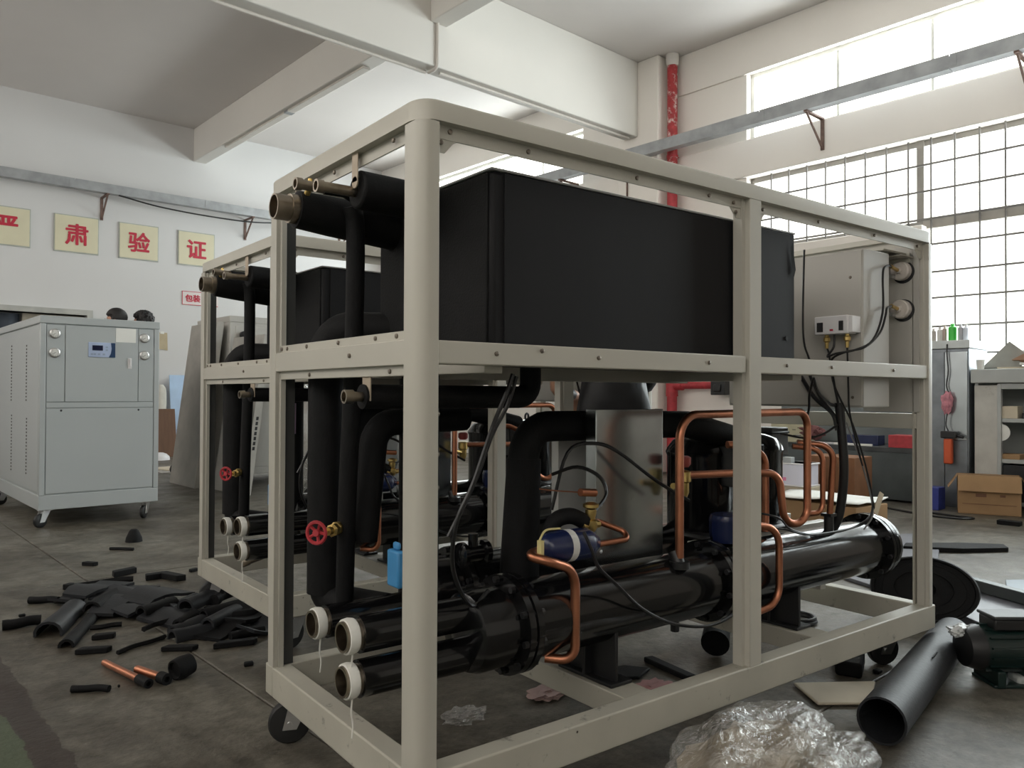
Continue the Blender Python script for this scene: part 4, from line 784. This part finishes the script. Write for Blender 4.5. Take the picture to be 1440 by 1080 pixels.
t = rthing('paper_cup', 'white paper cup on the near corner of the shelf cabinet top', 'cup', 6.95, 1.10, 1.265); obj('cup', MB().lathe((0, 0, 0), (0, 0, 1), [(0, .028), (.085, .036), (.084, .033), (.01, .026)], 16), PAPER, t)
# dark cabinet with bottles
c = rthing('steel_cabinet', 'tall dark steel cabinet beside the shelf cabinet', 'cabinet', 6.92, 1.185)
obj('body', MB().box(0, .5, 0, .40, 0, 1.46), DIRTY_METAL, c, .006); obj('top', MB().box(-.03, .53, -.015, .42, 1.46, 1.535), mat('pale_top', (.62, .66, .66), .4), c, .004)
obj('door_panel', MB().box(-.012, .002, .012, .20, .62, 1.43), mat('bright_steel', (.50, .54, .56), .25, .8, var=.15, scale=3), c, .003); obj('door_panel', MB().box(-.012, .002, .205, .388, .03, 1.43), DIRTY_METAL, c, .003); obj('door_panel', MB().box(-.012, .002, .012, .20, .03, .61), DIRTY_METAL, c, .003)
for k_, (y, r, h_, col, la) in enumerate(((1.50, .022, .12, (.50, .46, .42), 'slim grey bottle on the dark cabinet top, far end'), (1.445, .026, .13, (.75, .73, .70), 'white spray can on the dark cabinet top'), (1.405, .02, .14, (.50, .40, .36), 'brownish bottle on the dark cabinet top'), (1.338, .036, .155, (.05, .55, .06), 'bright green bottle on the dark cabinet top'), (1.27, .022, .145, (.45, .45, .48), 'grey can beside the green bottle'), (1.225, .024, .14, (.70, .74, .82), 'pale blue bottle at the near end of the dark cabinet top'))):
    t = rthing('bottle', la, 'bottle', 6.97, y, 1.535); obj('bottle', MB().lathe((0, 0, 0), (0, 0, 1), [(0, r*.9), (.004, r), (h_*.8, r), (h_*.88, r*.55), (h_*.9, r*.45)], 16), mat('bottle_%s' % la.split()[0], col, .3, var=.05), t); obj('cap', MB().lathe((0, 0, h_*.9), (0, 0, 1), [(0, r*.5), (h_*.12, r*.5)], 12), mat('cap_'+la.split()[0], tuple(min(1, q*1.2+.05) for q in col), .4), t)
t = rthing('hanging_cord', 'dark cord hanging down the front of the dark cabinet', 'cord', 6.88, 1.355, 0); obj('cord', MB().tube(spline([(.0, 0, 1.50), (0, 0, 1.40), (0, -.01, 1.25), (0, .005, 1.12), (0, -.015, 1.05)], 4), .006, 6), CABLE, t)
t = rthing('pink_rag', 'pink rag tied to the cord on the dark cabinet', 'rag', 6.86, 1.35, .86); obj('rag', MB().ico((0, 0, .10), .05, 3, lambda p: 1+.5*noise.noise(p*3), (.6, .9, 1.9)), mat('rose_rag', (.58, .25, .30), .8, var=.35, scale=20), t)
t = rthing('hot_glue_gun', 'orange-handled power tool hanging on the dark cabinet', 'tool', 6.85, 1.335, .40)
obj('handle', MB().box(-.03, .03, -.035, .035, .0, .23), ORANGE, t, .012); obj('head', MB().box(-.035, .035, -.075, .06, .235, .30).cyl((0, -.07, .265), (0, -.13, .245), .014), BLACK, t, .01); obj('strap', MB().tube(spline([(0, 0, .30), (0, .02, .36), (0, .01, .46)], 4), .005, 5), CABLE, t)
# bench with tools, boxes
c = rthing('workbench', 'dark steel workbench cluttered with tools under the window', 'bench', 6.88, 1.62)
obj('top', MB().box(0, .62, 0, 1.72, .47, .52), mat('bench_top', (.055, .06, .062), .5, .3, var=.3), c, .004)
for y in (.03, .86, 1.69):
    for x in (.03, .60): obj('leg', MB().box(x-.025, x+.025, y-.025, y+.025, 0, .47), BLACK, c)
obj('back_board', MB().box(.60, .63, 0, 1.72, .52, .90), mat('grey_green_board', (.17, .19, .19), .6, var=.25, scale=3), c); obj('front_apron', MB().box(-.01, .01, 0, 1.72, .02, .47), mat('dark_apron', (.075, .088, .09), .6, var=.3, scale=3), c)
cbox('red_crate', 'red plastic crate on the workbench', 'crate', 7.0, 1.74, .52, .22, .30, .12, RED)
b = MB();
cbox('blue_case', 'dark blue tool case on the workbench', 'case', 7.12, 2.25, .52, .16, .40, .10, NAVY)
for y, ln, m, la in ((2.25, .38, PAPER, 'white rule lying on the front edge of the workbench'), (2.45, .30, STEEL, 'steel bar lying on the workbench')):
    t = rthing('rule', la, 'rule', 6.92+.02*(y > 2.3), y, .52, .05); obj('bar', MB().box(-.012, .012, -ln/2, ln/2, 0, .02), m, t, .002)
t = rthing('rag_heap', 'small heap of red and white rags on the workbench', 'rags', 7.0, 2.72, .52); obj('rag', MB().ico((0, 0, .105), .10, 3, lambda p: 1+.5*noise.noise(p*2.7), (.8, 1.3, .75)), mat('faded_red_rag', (.15, .06, .06), .8, var=.4, scale=12), t); obj('rag', MB().ico((0, .14, .075), .07, 2, lambda p: 1+.5*noise.noise(p*3.3), (.8, 1, .75)), mat('white_rag', (.5, .5, .5), .8), t)
for y, la in ((3.03, 'pale carton with printed lines on the workbench, far one'), (2.84, 'pale carton with printed lines on the workbench, near one')):
    t = cbox('pale_carton', la, 'box', 7.06, y+.02, .52, .22, .24 if y > 3 else .17, .20 if y > 3 else .19, mat('cream_carton', (.50, .47, .33), .7, var=.05))
    o = obj('printed_lines', MB().box(-.113, -.1105, -.06, .0, .150, .157).box(-.113, -.1105, .02, .06, .13, .136).box(-.113, -.1105, -.04, .05, .07, .076), DARKIN, t); o['kind'] = 'stuff'
# cartons on the floor in front of the bench
t = cbox('carton', 'long brown carton with folded-down flaps before the shelf cabinet', 'box', 6.735, .975, 0, .20, .47, .33, CARD, .35, True)
o = obj('printed_text', MB().box(-.103, -.1005, .02, .10, .15, .18).box(-.103, -.1005, -.12, -.08, .155, .175).box(-.103, -.1005, -.2, .2, .085, .09), mat('carton_print', (.20, .10, .06), .8), t); o['kind'] = 'stuff'
cbox('blue_bin', 'blue plastic bin on the floor between carton and dark cabinet', 'bin', 6.66, 1.40, 0, .16, .15, .20, mat('bin_blue', (.04, .06, .30), .4))
cbox('carton', 'low open carton lined with white paper behind the chiller', 'box', 5.25, 1.72, 0, .46, .80, .17, CARD, -.1); 
t = rthing('white_paper', 'crumpled white paper spilling over the low carton', 'paper', 5.24, 1.74, .172); obj('paper', MB().add([(-.26+.13*i, -.42+.14*j, .025+.03*noise.noise(Vector((i*.9, j*.8, 0)))) for j in range(7) for i in range(5)], [(j*5+i, j*5+i+1, j*5+i+6, j*5+i+5) for j in range(6) for i in range(4)]), PAPER, t); t.children[0].modifiers.new('s', 'SOLIDIFY').thickness = .006
cbox('carton', 'dark brown carton standing behind the low carton', 'box', 6.12, 2.02, 0, .36, .46, .47, mat('dark_card', (.20, .09, .04), .8, var=.2))
t = cbox('white_case', 'white plastic case with a grey clip and pink print', 'case', 5.68, 2.20, .217, .24, .30, .205, mat('lilac_white', (.74, .74, .84), .4, var=.03))
obj('clip', MB().box(-.125, -.06, -.02, .06, .20, .255), mat('grey_clip', (.40, .42, .43), .4), t, .004); obj('rim', MB().box(-.135, .135, -.165, .165, .0, .012).box(-.135, .135, -.165, .165, .193, .205), WHITEPL, t, .003); obj('pink_print', MB().box(-.1225, -.1205, .03, .09, .045, .075), mat('pink_ink', (.80, .25, .45), .5), t)
cbox('carton', 'tan carton underneath the white plastic case', 'box', 5.70, 2.20, 0, .28, .36, .215, CARD_PALE)
t = rthing('floor_cable', 'black cable lying in a loop on the floor near the long carton', 'cable', 6.25, 1.2, .008); obj('cable', MB().tube(spline([(.1, .5, 0), (-.02, .25, 0), (-.10, .05, 0), (-.08, -.18, 0), (.04, -.25, 0), (.05, -.10, 0), (.10, .2, 0)], 6), .010, 6), CABLE, t)
cbox('black_offcut', 'small black block on the floor before the long carton', 'offcut', 6.18, .66, 0, .08, .16, .035, FOAM)

# ================================================================ right foreground: foam roll, sheets, tube, pump
ax = Vector((-.87, -.40, .30)).normalized(); t = thing('foam_roll', 'big roll of black rubber foam on the floor beyond the frame corner', 'roll', (2.80, .30, .155))
Sq = Matrix.Scale(.64, 4, (0, 0, 1))
def squash(mb, S): mb.v = [tuple(S @ Vector(p)) for p in mb.v]; return mb
obj('roll', squash(MB().lathe(-ax*.16, ax, [(0, .205), (.02, .218), (.15, .222), (.165, .216), (.165, .205), (.150, .200), (.150, .17), (.158, .168), (.158, .12), (.145, .118), (.145, .05), (.10, .045)], 44, True, True), Sq), FOAM, t)
def fsheet(name, label, pts, z, th, m, cat='foam sheet', warp=.0):
    cx = sum(p[0] for p in pts)/len(pts); cy = sum(p[1] for p in pts)/len(pts); t = thing(name, label, cat, (cx, cy, z))
    n = len(pts); b = MB(); tz = [warp*noise.noise(Vector((p[0]*3, p[1]*3, 1))) for p in pts]
    vs = [(p[0]-cx, p[1]-cy, max(0, q)) for p, q in zip(pts, tz)] + [(p[0]-cx, p[1]-cy, max(0, q)+th) for p, q in zip(pts, tz)]
    b.add(vs, [tuple(range(n-1, -1, -1)), tuple(range(n, 2*n))] + [(i, (i+1) % n, n+(i+1) % n, n+i) for i in range(n)]); obj('sheet', b, m, t, .004); return t
fsheet('foam_sheet', 'smooth grey foam sheet on the floor behind the end of the condenser', [(3.2, .70), (3.3, .98), (3.95, 1.22), (4.75, 1.50), (5.05, 1.36), (4.5, 1.0), (3.8, .70)], 0, .02, mat('foam_skin_sheen', (.17, .175, .20), .38, var=.08))  # pale colour carries the sheen of grazing light on the foam
fsheet('foam_sheet', 'grey foam sheet tongue unrolled at the right of the foam roll', [(2.86, .06), (3.0, .28), (3.40, .42), (3.56, .33), (3.54, .19), (3.40, .10), (3.22, .05)], 0, .035, MATS['foam_skin_sheen'])
fsheet('foam_strip', 'long flat black foam strip pointing towards the window wall', [(4.35, 1.16), (4.50, 1.22), (4.80, .98), (4.98, .80), (4.90, .74), (4.62, .90)], 0, .03, FOAM, warp=.02)
fsheet('steel_plate', 'thin bluish steel plate on the floor at the right edge', [(3.75, .32), (4.0, .42), (4.5, .10), (4.2, -.05)], 0, .006, mat('blue_grey_plate', (.22, .25, .28), .4, .4), 'plate')
t = thing('steel_bar', 'long grey steel bar lying beside the foam roll', 'bar', (3.45, .28, .068)); obj('bar', MB().box(-.30, .55, -.028, .028, -.028, .028, Matrix.Rotation(-1.92, 4, 'Z')), mat('bar_steel', (.10, .11, .11), .4, .5), t, .004)
A, B = Vector((1.445, -.215, .0705)), Vector((2.50, .045, .0705)); d_ = (B-A); t = thing('foam_tube', 'large black foam pipe sleeve on the floor, open end towards us', 'tube', A)
obj('sleeve', MB().lathe((0, 0, 0), d_, [(.30, .063), (.0, .063), (0, .070), (.45, .0695), (d_.length-.15, .070), (d_.length, .066)], 32, True, True), FOAM_GREY, t)
obj('slit', MB().tube([d_*.45+Vector((.02, -.035, .064)), d_*.52+Vector((.02, -.035, .064))], .003, 4), FOAM, t)
# pump
t = thing('water_pump', 'dark green electric water pump lying on the floor at the right edge', 'pump', (2.31, -.225, 0), math.atan2(-.603, .797))
obj('motor_body', MB().lathe((-.15, 0, .125), (1, 0, 0), [(0, .03), (.002, .062), (.035, .072), (.04, .076), (.22, .076), (.225, .07), (.25, .07)], 28), GREENP, t)
for q in range(14):
    w = q*2*PI/14; obj('cooling_fin', MB().box(-.10, .065, -.003, .003, .07, .084, Matrix.Translation((0, 0, .125)) @ Matrix.Rotation(w, 4, 'X')), GREENP, t) if not .9 < (w % (2*PI))/PI < 1.1 else None
obj('fan_cowl', MB().lathe((-.165, 0, .125), (1, 0, 0), [(0, .05), (.004, .066), (.05, .080), (.055, .080)], 28), BLACK, t)
tb_ = obj('terminal_box', MB().box(-.075, .085, -.05, .05, .195, .235), BLACK, t, .006); obj('terminal_lid', MB().box(-.08, .09, -.055, .055, .235, .247), mat('lid_grey', (.045, .048, .05), .5), tb_, .004)
obj('cable_gland', MB().cyl((.088, -.02, .213), (.115, -.02, .213), .012, n=10), STEEL, tb_)
obj('foot', MB().box(-.08, -.05, -.075, .075, 0, .06).box(.03, .06, -.075, .075, 0, .06).box(-.09, .08, -.07, .07, 0, .012), GREENP, t, .004)
obj('pump_casing', MB().lathe((.11, 0, .125), (1, 0, 0), [(0, .07), (.01, .105), (.07, .11), (.10, .09), (.12, .04)], 28).cyl((.16, 0, .20), (.16, 0, .29), .03).lathe((.16, 0, .285), (0, 0, 1), [(0, .055), (.015, .055)], 20), BLACK, t)
t = thing('paper_pad', 'crumpled white paper under the pump', 'paper', (2.36, -.285, 0), -.64); obj('pad', MB().box(-.07, .07, -.035, .035, 0, .035), mat('grey_pad', (.42, .44, .42), .7), t, .01)
t = thing('film_scrap', 'crumpled clear film lying between foam sleeve and pump', 'film', (2.20, -.115, .175)); obj('film', MB().ico((0, 0, .0), .04, 3, lambda p: 1+.6*noise.noise(p*3.0), (1.2, .9, .55)), mat('white_film', (.62, .64, .64), .3, var=.1), t)
fsheet('cardboard_sheet', 'torn pale cardboard flat on the floor beside the foam sleeve', [(1.651, .21), (1.553, .056), (1.676, -.035), (1.80, .0), (1.90, .045)], .004, .010, CARD_PALE, 'cardboard')
t = thing('foam_offcut', 'black foam block under the near rail beside the caster', 'offcut', (1.97, .19, 0), .5); obj('block', MB().prism([(-.10, -.05), (.08, -.06), (.11, 0), (.05, .05), (-.09, .04)], 0, .055), FOAM, t, .01)
t = thing('hex_nut', 'small steel nut on the floor near the front caster', 'nut', (2.165, .175, 0)); obj('nut', MB().lathe((0, 0, 0), (0, 0, 1), [(0, .008), (0, .016), (.022, .016), (.022, .008)], 6, False, False), STEEL, t)
t = thing('foam_crumb', 'tiny dark foam crumb beside the front caster', 'offcut', (2.02, .10, 0)); obj('crumb', MB().box(-.018, .015, -.012, .012, 0, .014), FOAM, t, .004)
# under the frame
t = thing('foam_stub', 'short black foam stub standing under the chiller', 'offcut', (1.70, .58, 0), .4); obj('stub', MB().lathe((-.03, 0, .055), (1, .2, .25), [(0, .02), (0, .055), (.10, .052), (.10, .02)], 20), FOAM, t)
fsheet('foam_pad', 'flat black foam pad under the chiller beyond the cross member', [(1.15, .72), (1.12, .64), (1.26, .58), (1.36, .62), (1.30, .70)], 0, .012, FOAM, 'offcut')
fsheet('foam_strip', 'black foam strip on the floor under the chiller', [(1.41, .70), (1.45, .69), (1.42, .45), (1.38, .46)], 0, .02, FOAM, 'offcut')
for x, y, la, m in ((1.22, .47, 'crumpled pink rag under the chiller near the pad', PINK), (.90, .66, 'crumpled pale pink paper under the near half of the chiller', mat('pale_pink', (.50, .36, .34), .8, var=.2)), (.56, .67, 'crumpled clear film on the floor under the open end', FILM), (1.68, .34, 'small crumpled white paper on the floor past the cross member', PAPER)):
    t = thing('rag', la, 'rag', (x, y, 0)); obj('rag', MB().ico((0, 0, .012), .055, 3, lambda p: 1+.7*noise.noise(p*3.3+Vector((x*9, y*7, 0))), (1.3, .9, .3)), m, t)
t = thing('cable_coil', 'black cable coil lying on the floor under the far end', 'cable', (2.36, .66, .010)); obj('coil', MB().ring((0, 0, 0), (0, 0, 1), .085, .009, 28, 6).ring((.012, .006, .012), (.02, 0, 1), .08, .008, 28, 6), CABLE, t)
# clear plastic bag
bg_ = thing('plastic_bag', 'crumpled clear plastic bag full of packing, leaning on the near rail', 'bag', (.86, -.225, 0))
def crump(seed, a, b):
    o_ = Vector((seed, seed*.7, seed*1.3))
    return lambda p: 1 + a*noise.noise(p*1.8+o_) + b*(abs(noise.noise(p*4.5+o_))*2-.5) + b*.45*(abs(noise.noise(p*10+o_))*2-.5)
obj('contents', MB().ico((-.02, .0, .075), .15, 4, crump(2, .3, .10), (1.55, 1.0, .85)), mat('packing', (.36, .30, .22), .75, var=.35, scale=9, bump=.4), bg_)
b = MB().ico((0, 0, .085), .175, 5, crump(2, .3, .06), (1.55, 1.0, .95)); b.v = [(x, y, max(.002, z)) for x, y, z in b.v]; obj('bag', b, FILM, bg_, sharp=180)
b = MB().ico((.28, -.02, .05), .10, 4, crump(5, .35, .10), (1.9, .8, .6)); b.v = [(x, y, max(.002, z)) for x, y, z in b.v]; obj('bag_neck', b, FILM, bg_, sharp=180)

# ================================================================ left foreground: heap of foam offcuts and copper ends
SCR = [('sheet',-0.22,2.85,0.01,3.08,0.068,.03),('half',-0.38,2.39,-0.23,2.75,0.089,0),('half',-0.34,2.19,-0.17,2.61,0.048,0),('tube',-0.38,3.05,-0.27,2.97,0.031,0),('tube',-0.52,2.62,-0.38,2.62,0.040,0),
('block',-0.20,3.27,-0.17,3.24,0.033,0),('block',0.04,3.41,0.18,3.48,0.035,0),('block',-0.03,3.85,0.03,3.78,0.025,0),('strip',0.18,4.25,0.30,4.14,0.019,0),('stump',0.34,4.48,0.44,4.47,0.068,0),('block',0.17,3.23,0.28,3.25,0.035,0),('block',0.26,3.27,0.34,3.09,0.036,0),
('sheet',-0.16,2.54,0.12,2.98,0.058,.012),('sheet',-0.09,2.49,0.17,2.60,0.051,0),('strip',0.11,2.88,0.15,2.69,0.018,.03),('half',0.10,2.44,0.26,2.55,0.072,.005),('half',0.16,2.36,0.37,2.52,0.078,.03),('strip',-0.22,2.40,-0.10,2.38,0.021,0),('block',-0.24,2.25,-0.15,2.23,0.024,0),('block',-0.32,2.09,-0.20,2.04,0.025,0),('strip',-0.19,1.98,0.01,2.09,0.017,0),('block',-0.04,1.93,0.08,1.86,0.023,0),('half',0.05,2.13,0.20,2.22,0.054,0),('sheet',0.13,1.96,0.34,2.09,0.059,0),('tube',0.24,2.31,0.43,2.34,0.046,0),('block',0.13,1.84,0.30,1.80,0.026,0),('tube',0.20,2.08,0.41,2.09,0.043,.02),('tube',0.22,1.89,0.36,1.90,0.035,0),('tube',-0.39,1.65,-0.29,1.58,0.022,0),('block',0.42,3.28,0.47,3.31,0.020,0),('block',-0.26,1.61,-0.25,1.61,0.010,0),('block',0.16,1.56,0.20,1.56,0.016,0),('block',-0.45,2.81,-0.42,2.82,0.013,0),('sheet',-0.28,2.86,-0.19,2.99,0.047,0),('strip',-0.17,3.15,0.10,3.15,0.029,.02),('half',0.08,2.17,0.18,2.29,0.043,.02),
('sheet',-0.10,2.72,0.08,2.80,0.12,.022),('sheet',0.02,2.30,0.22,2.38,0.10,.0),('half',0.20,2.22,0.40,2.28,0.06,.02),('strip',-0.05,2.20,0.10,2.30,0.022,.01),('half',0.02,2.02,0.20,2.06,0.07,0),('sheet',0.26,2.02,0.44,2.20,0.07,.03),('half',0.16,2.02,0.33,2.16,0.06,.035),('sheet',-0.02,2.60,0.22,2.72,0.09,.03),('half',-0.18,2.62,0.0,2.90,0.07,.02),('tube',0.30,2.40,0.46,2.56,0.05,.02),('sheet',0.28,1.90,0.44,1.98,0.06,.0),('half',-0.02,2.40,0.14,2.48,0.06,.03)]
KN = {'half': 'split black foam sleeve', 'sheet': 'flat black foam sheet', 'tube': 'black foam tube', 'block': 'black foam block', 'strip': 'narrow black foam strip', 'stump': 'tapered black foam stump'}
def where(x, y):
    if y > 3.6: return 'alone on the floor far beyond the scrap heap'
    if y > 3.12: return 'past the far edge of the heap' + (', near the second frame' if x > .15 else ', towards the white cabinet')
    if y < 1.75: return 'in front of the heap' + (', by the copper tubes' if x < .1 else ', towards the near caster')
    r = 'at the far edge' if y > 2.68 else ('in the middle' if y > 2.28 else 'at the near edge')
    return r + ' of the heap, ' + ('far left' if x < -.22 else 'left of centre' if x < 0 else 'right of centre' if x < .2 else 'by the second frame')
LBL = ['%s %s' % (KN[q[0]], where((q[1]+q[3])/2, (q[2]+q[4])/2)) for q in SCR]
for l_ in set(LBL):
    ix = sorted([n for n in range(len(SCR)) if LBL[n] == l_], key=lambda n: math.hypot(SCR[n][3]-SCR[n][1], SCR[n][4]-SCR[n][2]))
    for q, n in enumerate(ix):
        if len(ix) == 2: LBL[n] = ('shorter ', 'longer ')[q] + l_
        elif len(ix) > 2: LBL[n] = (('shortest ', 'middle-sized ', 'longest ') if len(ix) == 3 else ('shortest ', 'second shortest ', 'second longest ', 'longest '))[q] + l_
for i, (kd, x0, y0, x1, y1, w, dz) in enumerate(SCR):
    A = Vector((x0, y0, 0)); B = Vector((x1, y1, 0)); w *= 1.2; ln = (B-A).length; an = math.atan2(y1-y0, x1-x0); c = (A+B)/2
    lab = LBL[i]
    t = thing('foam_'+{'half': 'shell', 'sheet': 'sheet', 'tube': 'rod', 'block': 'offcut', 'strip': 'strip', 'stump': 'stump'}[kd], lab, 'offcut', (c.x, c.y, dz), an, 'foam offcuts on the floor'); b = MB(); h2 = ln/2
    m_ = FOAM_GREY if kd in ('sheet', 'half') and i % 3 != 2 else FOAM
    if kd == 'half':
        r = w/2; n = 9; up = True; vs = []
        for s_ in range(4):
            xx = -h2+ln*s_/3; rr_ = r*(1+.08*math.sin(i+s_*1.7))
            for q in range(n): a = -.25+(PI+.5)*q/(n-1); vs.append((xx, rr_*math.cos(a), r*.30+rr_*.9*math.sin(a)))
            for q in range(n-1, -1, -1): a = -.25+(PI+.5)*q/(n-1); vs.append((xx, (rr_-.012)*math.cos(a), r*.30+(rr_-.012)*.9*math.sin(a)))
        fs = [(s_*2*n+q, s_*2*n+(q+1) % (2*n), (s_+1)*2*n+(q+1) % (2*n), (s_+1)*2*n+q) for s_ in range(3) for q in range(2*n)]
        for q in range(n-1): fs.append((q, q+1, 2*n-2-q, 2*n-1-q)); o3 = 3*2*n; fs.append((o3+2*n-1-q, o3+2*n-2-q, o3+q+1, o3+q))
        b.add([(x, y, max(0, z)) for x, y, z in vs], fs)
    elif kd == 'sheet':
        n = 6; wv = [.018*math.sin(q*1.1+i)+.012 for q in range(n)]; wi = [w*(.75+.35*abs(math.sin(q*.9+i*1.3))) for q in range(n)]
        vs = []
        for q in range(n):
            xx = -h2+ln*q/(n-1); sk = .015*math.sin(i+q)
            for yy, zz in ((-wi[q], 0), (wi[q], .008), (wi[q], .022), (-wi[q], .014)): vs.append((xx+sk*yy*8, yy, max(0, wv[q])+zz))
        b.add(vs, [(q*4+k, q*4+(k+1) % 4, q*4+4+(k+1) % 4, q*4+4+k) for q in range(n-1) for k in range(4)]+[(3, 2, 1, 0), tuple((n-1)*4+k for k in range(4))])
    elif kd in ('strip', 'tube'):
        pts = spline([(-h2, 0, w*.45), (-h2*.3, ln*.06*math.sin(i), w*.45), (h2*.4, -ln*.05*math.cos(i), w*.5), (h2, .0, w*.45)], 4)
        b.tube(pts, w*.45, 10 if kd == 'tube' else 5)
        if kd == 'tube': b.pipe_end((-h2-.004, 0, w*.45), (-h2+.02, 0, w*.45), w*.46, w*.2, .02, 12)
    elif kd == 'stump': b.lathe((-.02, 0, 0), (0, 0, 1), [(0, .055), (.03, .05), (.075, .03), (.085, .018)], 14)
    else: b.prism([(-h2, -w*.6), (h2*.8, -w*.7), (h2, w*.4), (-h2*.7, w*.6)], 0, w*.75)
    obj('piece', b, m_, t, .004 if kd in ('block',) else 0)
def offcut(label, A, B, r, foam):
    A = Vector(A); B = Vector(B); t = thing('copper_tube', label, 'copper tube', A, 0); d = B-A; L_ = d.length
    obj('tube', MB().lathe((0, 0, 0), d, [(.04, r-.003), (0, r-.003), (0, r), (L_*.8, r)], 18), COPPER, t)
    obj('foam_sleeve', MB().lathe(d*.78, d, [(0, r), (0, r+foam), (L_*.22, r+foam), (L_*.22, r-.004), (L_*.17, r-.005)], 18, False, True), FOAM, t)
offcut('longer copper tube offcut with a black foam end, on the floor before the heap', (-.255, 1.87, .014), (-.175, 1.53, .018), .0125, .004)
offcut('shorter copper tube offcut with black foam end beside the longer one', (-.175, 1.71, .017), (-.115, 1.53, .02), .0145, .006)
t = thing('foam_cup', 'round black foam plug standing beside the copper offcuts', 'offcut', (-.055, 1.565, 0)); obj('plug', MB().lathe((-.03, -.005, .036), (.9, .35, .1), [(.01, .005), (.01, .026), (0, .030), (0, .036), (.03, .040), (.068, .036), (.072, .02)], 22), FOAM, t)
